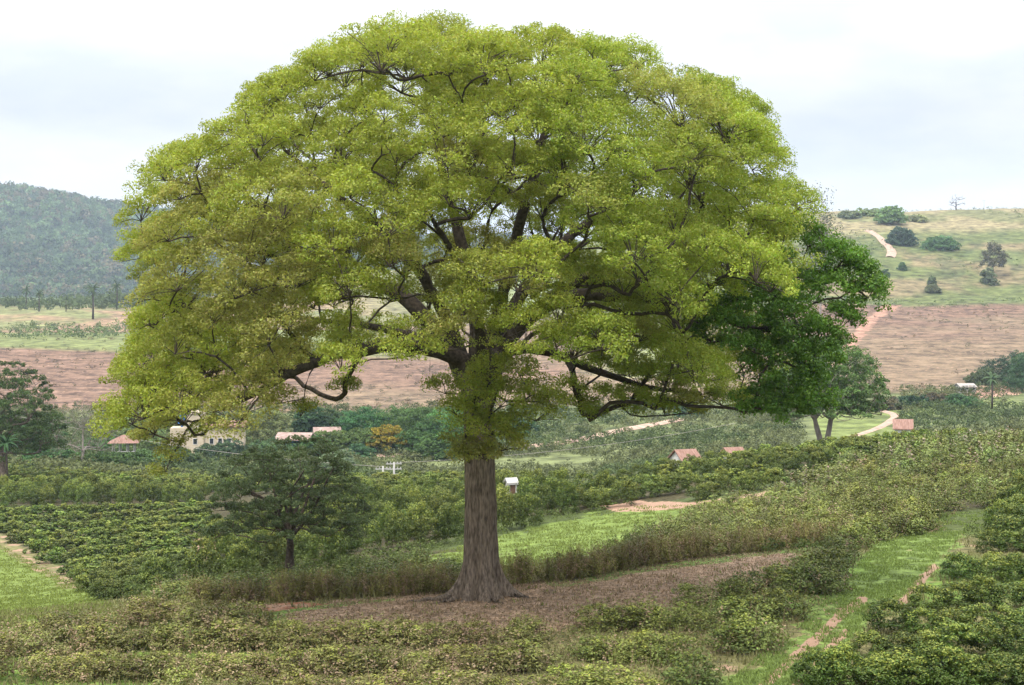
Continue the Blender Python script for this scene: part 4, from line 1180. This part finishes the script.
# dense crest hedge behind the tree
def line_plants(pts, step, h, wd, kind, lab, y0=45, y1=100, jit=.15):
    W_ = [np.array(hit(a, b_, y0, y1)[:2]) for a, b_ in pts]
    for a, b_ in zip(W_[:-1], W_[1:]):
        n = max(1, int(np.linalg.norm(b_-a)/step))
        for t in range(n):
            q = a + (b_-a)*t/n + rb.normal(0, jit, 2); plant(q[0], q[1], h, wd, kind, lab)
line_plants([(190,606),(300,600),(400,594),(456,589)], .55, 1.25, 1.25, 'hedge', 'upright bushy shrub in the clipped hedge left of the trunk', 54, 72)
line_plants([(500,585),(560,580),(640,566),(720,555),(800,546),(850,540)], .6, 1.45, 1.25, 'hedge', 'brown-tinged shrub in the clipped hedge right of the trunk', 58, 84)
line_plants([(-60,648),(40,640),(110,630),(200,612)], .8, 1.1, 1.6, 'scrub', 'shrub on the brow at the lower left', 50, 66, .35)
line_plants([(850,545),(900,533),(935,522)], 1.1, 1.9, 2.0, 'olive', 'rounded bush at the top end of the hedge by the lane', 70, 96, .3)
line_plants([(800,538),(850,530),(900,522),(940,515)], 1.2, 2.0, 2.1, 'olive', 'tall bush behind the top end of the lane', 74, 100, .3)
# right block of dark coffee rows
for k_, (px, py) in enumerate(((992,552), (962,579), (932,609), (895,636), (868,659), (838,689), (815,722))):
    q = hit(px, py, 45, 90)
    for r_ in range(1):
        n = 26
        for t in range(n):
            x = q[0] + t*.95 + rb.normal(0, .1) + r_*.3; y = q[1] - t*.05 + r_*1.1 + rb.normal(0, .12)
            if proj(x, y, H1(x, y))[0] < 1090: plant(x, y, 1.22, 1.75, 'dark', 'dark glossy coffee bush in the rows right of the grassy lane')
rows([(985,545),(1000,530),(1015,495),(1110,485),(1110,545)], 72, 110, R(-6), 3.0, 1.2, 1.9, 2.0, 'dark', 'dark coffee bush in the upper rows at the right edge')
# olive scrub slope up to the right skyline
rows([(760,522),(775,500),(800,482),(850,466),(900,455),(960,444),(1110,430),(1110,500),(1010,508),(960,508),(900,518),(850,526),(800,532)], 84, 150, R(14), 5.4, 1.3, 1.55, 2.0, 'olive', 'olive scrubby bush on the right slope below the skyline', .4)
# low scrub in the dip behind the hedge
rows([(640,556),(690,525),(720,512),(770,508),(800,530),(800,545),(720,556),(640,566)], 72, 110, R(8), 3.0, 1.8, 1.6, 2.2, 'olive', 'loose olive bush in the dip behind the right hedge', .6, skip=.15)
rows([(500,585),(560,572),(640,552),(640,562),(560,580)], 66, 90, R(8), 2.5, 1.6, .9, 1.5, 'olive', 'low bush just behind the hedge right of the trunk', .5, skip=.2)
rows([(110,608),(200,598),(300,590),(420,575),(460,572),(456,586),(400,592),(300,598),(200,604)], 60, 90, R(6), 2.4, 1.7, 1.3, 1.9, 'green', 'green bush just behind the hedge left of the trunk', .5)
# middle block: big coffee bushes
MID = [(95,614),(200,596),(335,569),(420,549),(520,531),(580,517),(640,506),(600,498),(560,494),(520,488),(440,496),(330,505),(240,525),(215,540),(210,570),(150,592)]
rows(MID, 84, 165, R(10), 6.5, 2.1, 2.7, 2.1, 'coffee', 'tall leafy coffee bush in the middle block behind the great tree', .35)
rows([(-90,515),(0,512),(100,508),(200,510),(205,500),(100,496),(0,498),(-90,500)], 165, 205, R(-3), 5.0, 2.3, 3.1, 2.4, 'coffee', 'tall coffee bush in the big-bush row across the left field', .3)
rows([(-90,512),(120,508),(212,508),(222,530),(196,540),(190,566),(165,590),(104,612),(75,582),(35,558),(0,541),(-90,532)], 80, 185, R(-10), 9.0, .85, 1.3, 1.9, 'coffee', 'low coffee bush in the contour rows on the left slope', .12)
# ridge rows towards the right skyline
rows([(560,512),(575,494),(640,477),(780,457),(900,443),(975,436),(955,448),(880,462),(800,480),(768,498),(700,500),(640,502),(600,508)], 105, 178, R(22), 7.5, 1.3, 1.7, 1.9, 'coffee', 'coffee bush in the dark rows along the right ridge', .25)
# upper fields
rows([(-90,498),(0,496),(240,494),(330,503),(440,494),(520,488),(500,476),(440,470),(300,466),(100,464),(-90,464)], 178, 262, R(2), 9.0, 1.3, 1.7, 2.1, 'coffee', 'coffee bush in the bright upper field', .25)

def px_size(p):
    px, py = proj(p[0], p[1], p[2])
    s = p[3]/p[1]*F
    if px < -15 or px > 1040: s *= 0
    top = py - s
    if top > 684: s = 0
    elif py > 684: s *= .9
    return s
bushk = {'coffee': 'coffee_bush', 'dark': 'coffee_bush', 'scrub': 'straggly_shrub', 'green': 'straggly_shrub', 'hedge': 'straggly_shrub', 'olive': 'straggly_shrub'}
groups = {}
for kd in ('coffee_bush', 'straggly_shrub'):
    idx = [i for i, p in enumerate(PL) if bushk[p[5]] == kd]
    idx.sort(key=lambda i: -px_size(PL[i]))
    top = set(idx[:295])
    protos = {}
    for i in idx[:295]:
        x, y, z, h, wd, k, lab = PL[i]
        if px_size(PL[i]) <= 0: top.discard(i); continue
        v = i % len(KINDS[k][0])
        if (k, v) not in protos:
            V, T = KINDS[k][0][v]
            me = mesh_np(kd, V, quads_of(len(V)//4), M_BUSH, T)
            o = link(kd, me); protos[(k, v)] = o
        else:
            o = protos[(k, v)].copy(); C.objects.link(o)
        o.location = (x, y, z - .05); o.scale = (wd, wd, h); o.rotation_euler = (0, 0, rb.uniform(0, 6.28))
        tag(o, lab, 'bush' if kd == 'coffee_bush' else 'shrub', lab.replace('bush', 'bushes', 1).replace('shrub', 'shrubs', 1))
    Vs = []; Ts = []
    for i in idx:
        if i in top: continue
        x, y, z, h, wd, k, lab = PL[i]
        near = y < 92
        V, T = KINDS[k][0][i % len(KINDS[k][0])] if near else KINDS[k][1][i % 3]
        a = rb.uniform(0, 6.28); c, s = math.cos(a), math.sin(a)
        q = np.stack([(V[:, 0]*c - V[:, 1]*s)*wd + x, (V[:, 0]*s + V[:, 1]*c)*wd + y, V[:, 2]*h + z - .05], -1)
        Vs.append(q); Ts.append(T*rb.uniform(.78, 1.22)*(1 + rb.normal(0, .05, (1, 3))))
    Vs = np.concatenate(Vs); Ts = np.clip(np.concatenate(Ts), 0.004, .9)
    o = link('coffee_plantation' if kd == 'coffee_bush' else 'scrub_cover', mesh_np(kd + '_mass', Vs, quads_of(len(Vs)//4), M_BUSH, Ts))
    tag(o, 'rows of coffee bushes covering the farther plantation slopes' if kd == 'coffee_bush' else 'scrubby shrubs covering the right slope and hollows', 'plantation' if kd == 'coffee_bush' else 'scrub', kind='stuff')
    print(kd, len(idx), len(Vs)//4)

# ------------------------------------------------------------------ masses nobody could count
def scatter(name, label, cat, pts, sizes, cols, rng, n_cl=7, per=9, leafk=.32, flat=.8, mat=None):
    """one mesh of many leafy mounds; pts (n,3)"""
    n = len(pts)
    d = dome(n*n_cl, rng, 0.0); idx = np.repeat(np.arange(n), n_cl)
    cen = pts[idx] + d*np.array([.42, .42, .6*flat])*sizes[idx][:, None] + np.array([0, 0, .12])*sizes[idx][:, None]
    rad = sizes[idx]*rng.uniform(.2, .34, len(idx))
    per_ = per; i2 = np.repeat(np.arange(len(cen)), per_)
    dd = dome(len(i2), rng, -.3)
    P = cen[i2] + dd*rad[i2][:, None]*rng.uniform(.6, 1.05, (len(i2), 1))
    V = leaf_quads(P, dd, sizes[idx][i2]*leafk*.5*rng.uniform(.7, 1.3, len(i2)), rng, .75, .6)
    T = cols[idx][i2]*(1 + rng.normal(0, .10, (len(i2), 1)))*np.repeat(rng.uniform(.85, 1.15, len(cen)), per_)[:, None]
    o = link(name, mesh_np(name, V, quads_of(len(P)), mat or M_FAR, np.repeat(np.clip(T, .004, .9), 4, 0)))
    tag(o, label, cat, kind='stuff'); return o
rs = np.random.default_rng(8)
def spread(n, y0, y1, p0=-70, p1=1095, pw=1.0):
    y = np.exp(rs.uniform(math.log(y0), math.log(y1), n)); px = rs.uniform(p0, p1, n)
    x = (px-PX0)/F*y; return x, y, px
# valley scrub
x, y, px = spread(9500, 236, 455); nn = fbm(x*.03, y*.03, 51, 3)
k = (nn > np.where(px < 800, .34, .42)) & ~((px > 800) & (px < 900) & (y > 300)); x, y, px, nn = x[k], y[k], px[k], nn[k]
cols = np.where((nn > .52)[:, None], np.array([[.068, .092, .034]]), np.array([[.105, .118, .050]]))*rs.uniform(.7, 1.3, (len(x), 1))
scatter('valley_scrub', 'mixed green scrub filling the valley floor', 'scrub', np.stack([x, y, H(x, y)], -1), rs.uniform(1.2, 3.2, len(x)), cols, rs, 6, 9)
# weeds and young growth between the rows
x, y, px = spread(5000, 74, 125, -60, 1000); pyw = HOR - F*H(x, y)/y
k = (fbm(x*.2, y*.2, 57, 3) > .44) & ~inpoly(px, pyw, MEADOW) & ~inpoly(px, pyw, PASTURE) & ~inpoly(px, pyw, LANE); k &= ~((y > 108) & (px < 225))
k &= ~((px > 600) & (px < 775) & (pyw > 492) & (pyw < 512) & (y > 85)) & ~((px > 186) & (px < 224) & (pyw > 533) & (pyw < 562))
x, y = x[k], y[k]
scatter('weeds', 'low weeds growing between the plantation rows', 'weeds', np.stack([x, y, H(x, y)], -1), rs.uniform(.35, 1.0, len(x)), np.array([[.085, .105, .032]])*rs.uniform(.6, 1.5, (len(x), 1)), rs, 5, 7, .30)
# slope scrub far
x, y, px = spread(9000, 600, 1250); nn = fbm(x*.015, y*.015, 52, 4)
k = (nn > np.where(px < 330, .42, .50)) & ((y > 735) | (px < 330)) ; x, y, px = x[k], y[k], px[k]
cols = np.array([[.085, .115, .045]])*rs.uniform(.7, 1.6, (len(x), 1))
scatter('hillside_scrub', 'low scrub dotted over the far hillsides', 'scrub', np.stack([x, y, H(x, y)], -1), rs.uniform(1.2, 4.0, len(x))*np.where(px < 330, 1.5, .75), cols, rs, 5, 7)
x, y, px = spread(2600, 430, 752, -70, 1095); nn = fbm(x*.012, y*.02, 62, 4); k = (nn > .54) | (rs.random(len(x)) < .07); x, y, px = x[k], y[k], px[k]
cols = np.where(rs.random((len(x), 1)) < .5, np.array([[.085, .090, .045]]), np.array([[.15, .115, .07]]))*rs.uniform(.6, 1.3, (len(x), 1))
scatter('slope_tufts', 'dry tufts and stunted scrub dotted over the brown slopes', 'scrub', np.stack([x, y, H(x, y)], -1), rs.uniform(.7, 2.4, len(x)), cols, rs, 5, 7)
# far woods at the foot of the brown slope
x, y, px = spread(260, 860, 1050, -70, 330); 
cols = np.array([[.06, .085, .035]])*rs.uniform(.7, 1.5, (len(x), 1))
scatter('far_wood', 'line of woodland on the far left rise behind the palms', 'wood', np.stack([x, y, H(x, y)], -1), rs.uniform(5, 11, len(x)), cols, rs, 7, 10)
# forest on the blue hill
x, y, px = spread(11000, 1880, 2900, -160, 840)
nn = fbm(x*.006, y*.006, 53, 4)
cols = np.array([[.068, .105, .042]])*rs.uniform(.35, 1.8, (len(x), 1))*(0.35 + nn[:, None]*1.1)
br = rs.random(len(x)) < .22; cols[br] = np.array([.13, .115, .06])*rs.uniform(.7, 1.2, (br.sum(), 1))
scatter('forest', 'dense forest covering the distant blue hill', 'forest', np.stack([x, y, H(x, y)], -1), rs.uniform(10, 21, len(x)), cols, rs, 8, 7, .42, 1.1)

# grass blades in the lane, meadow, pasture and thin on the mound
def grass():
    Vs = []; Ts = []
    def lay(n, poly, y0, y1, h, wd, col, p0, p1, jit=.25, clump=0.0, but=None):
        y = rs.uniform(y0, y1, n); pxx = rs.uniform(p0, p1, n); x = (pxx-PX0)/F*y; z = H(x, y)
        a, b_ = proj(x, y, z); k = inpoly(a, b_, poly)
        if clump: k &= fbm(x*1.3, y*1.3, 61, 2) > clump
        for bp in (but or ()): k &= ~inpoly(a, b_, bp)
        x, y, z = x[k], y[k], z[k]; m = len(x)
        hh = h*rs.uniform(.5, 1.3, m); an = rs.uniform(0, 6.28, m); lx = rs.normal(0, .4, m)*hh; ly = rs.normal(0, .4, m)*hh
        wv = wd*rs.uniform(.6, 1.4, m)
        dx, dy = np.cos(an)*wv, np.sin(an)*wv
        V = np.stack([np.stack([x-dx, y-dy, z-.02], -1), np.stack([x+dx, y+dy, z-.02], -1), np.stack([x+dx*.3+lx, y+dy*.3+ly, z+hh], -1), np.stack([x-dx*.3+lx, y-dy*.3+ly, z+hh], -1)], 1).reshape(-1, 3)
        T = np.array(col)[None]*rs.uniform(1-jit, 1+jit, (m, 1)); Vs.append(V); Ts.append(np.repeat(T, 4, 0))
    lay(120000, LANE, 43, 98, .09, .028, (.15, .20, .055), 690, 1010, .3, .40)
    lay(14000, PATCH, 50, 76, .10, .03, (.20, .15, .09), 280, 810, .35, .5)
    lay(5000, PATCH, 50, 76, .12, .03, (.15, .17, .05), 280, 810, .3, .6)
    lay(50000, MEADOW, 70, 125, .12, .035, (.16, .195, .055), 390, 710, .3, .45)
    lay(50000, PASTURE, 58, 150, .11, .04, (.16, .195, .05), -60, 120, .25, .42)
    lay(50000, BIG, 44, 82, .20, .03, (.17, .165, .07), -60, 1080, .45, .45, (LANE, PATCH))
    n = 60000; y = rs.uniform(50, 80, n); pxx = rs.uniform(250, 840, n); x = (pxx-PX0)/F*y; z = H(x, y); a, b_ = proj(x, y, z)
    k = inpoly(a, b_, PATCH) | (rs.random(n) < .25); x, y, z = x[k], y[k], z[k]
    Vl = leaf_quads(np.stack([x, y, z + rs.uniform(.01, .05, len(x))], -1), np.tile([0, 0, 1.0], (len(x), 1)), .10, rs, .5, .7)
    Tl = np.array([.255, .18, .118])[None]*rs.uniform(.45, 1.6, (len(x), 1))
    o = link('leaf_litter', mesh_np('leaf_litter', Vl, quads_of(len(x)), M_GRASS, np.repeat(Tl, 4, 0))); tag(o, 'dry fallen leaves on the brown mound', 'leaf litter', kind='stuff')
    V = np.concatenate(Vs); T = np.concatenate(Ts)
    o = link('grass', mesh_np('grass', V, quads_of(len(V)//4), M_GRASS, T)); tag(o, 'short grass and dry weeds over the lane, meadow and mound', 'grass', kind='stuff')
grass()

# ------------------------------------------------------------------ haze
hm, HN, HK = newmat('haze')
pv = HN.new('ShaderNodeVolumePrincipled'); pv.inputs['Color'].default_value = (0.66, 0.79, 1.0, 1); pv.inputs['Density'].default_value = 0.000095
pv.inputs['Anisotropy'].default_value = 0.2
ho = HN.new('ShaderNodeOutputMaterial'); HK(pv.outputs[0], ho.inputs['Volume'])
HZ = MB().box(-5200, 5200, -3100, 6000, -70, 330).build('haze', hm); tag(HZ, 'thin pale haze over the valley', 'haze', kind='stuff')
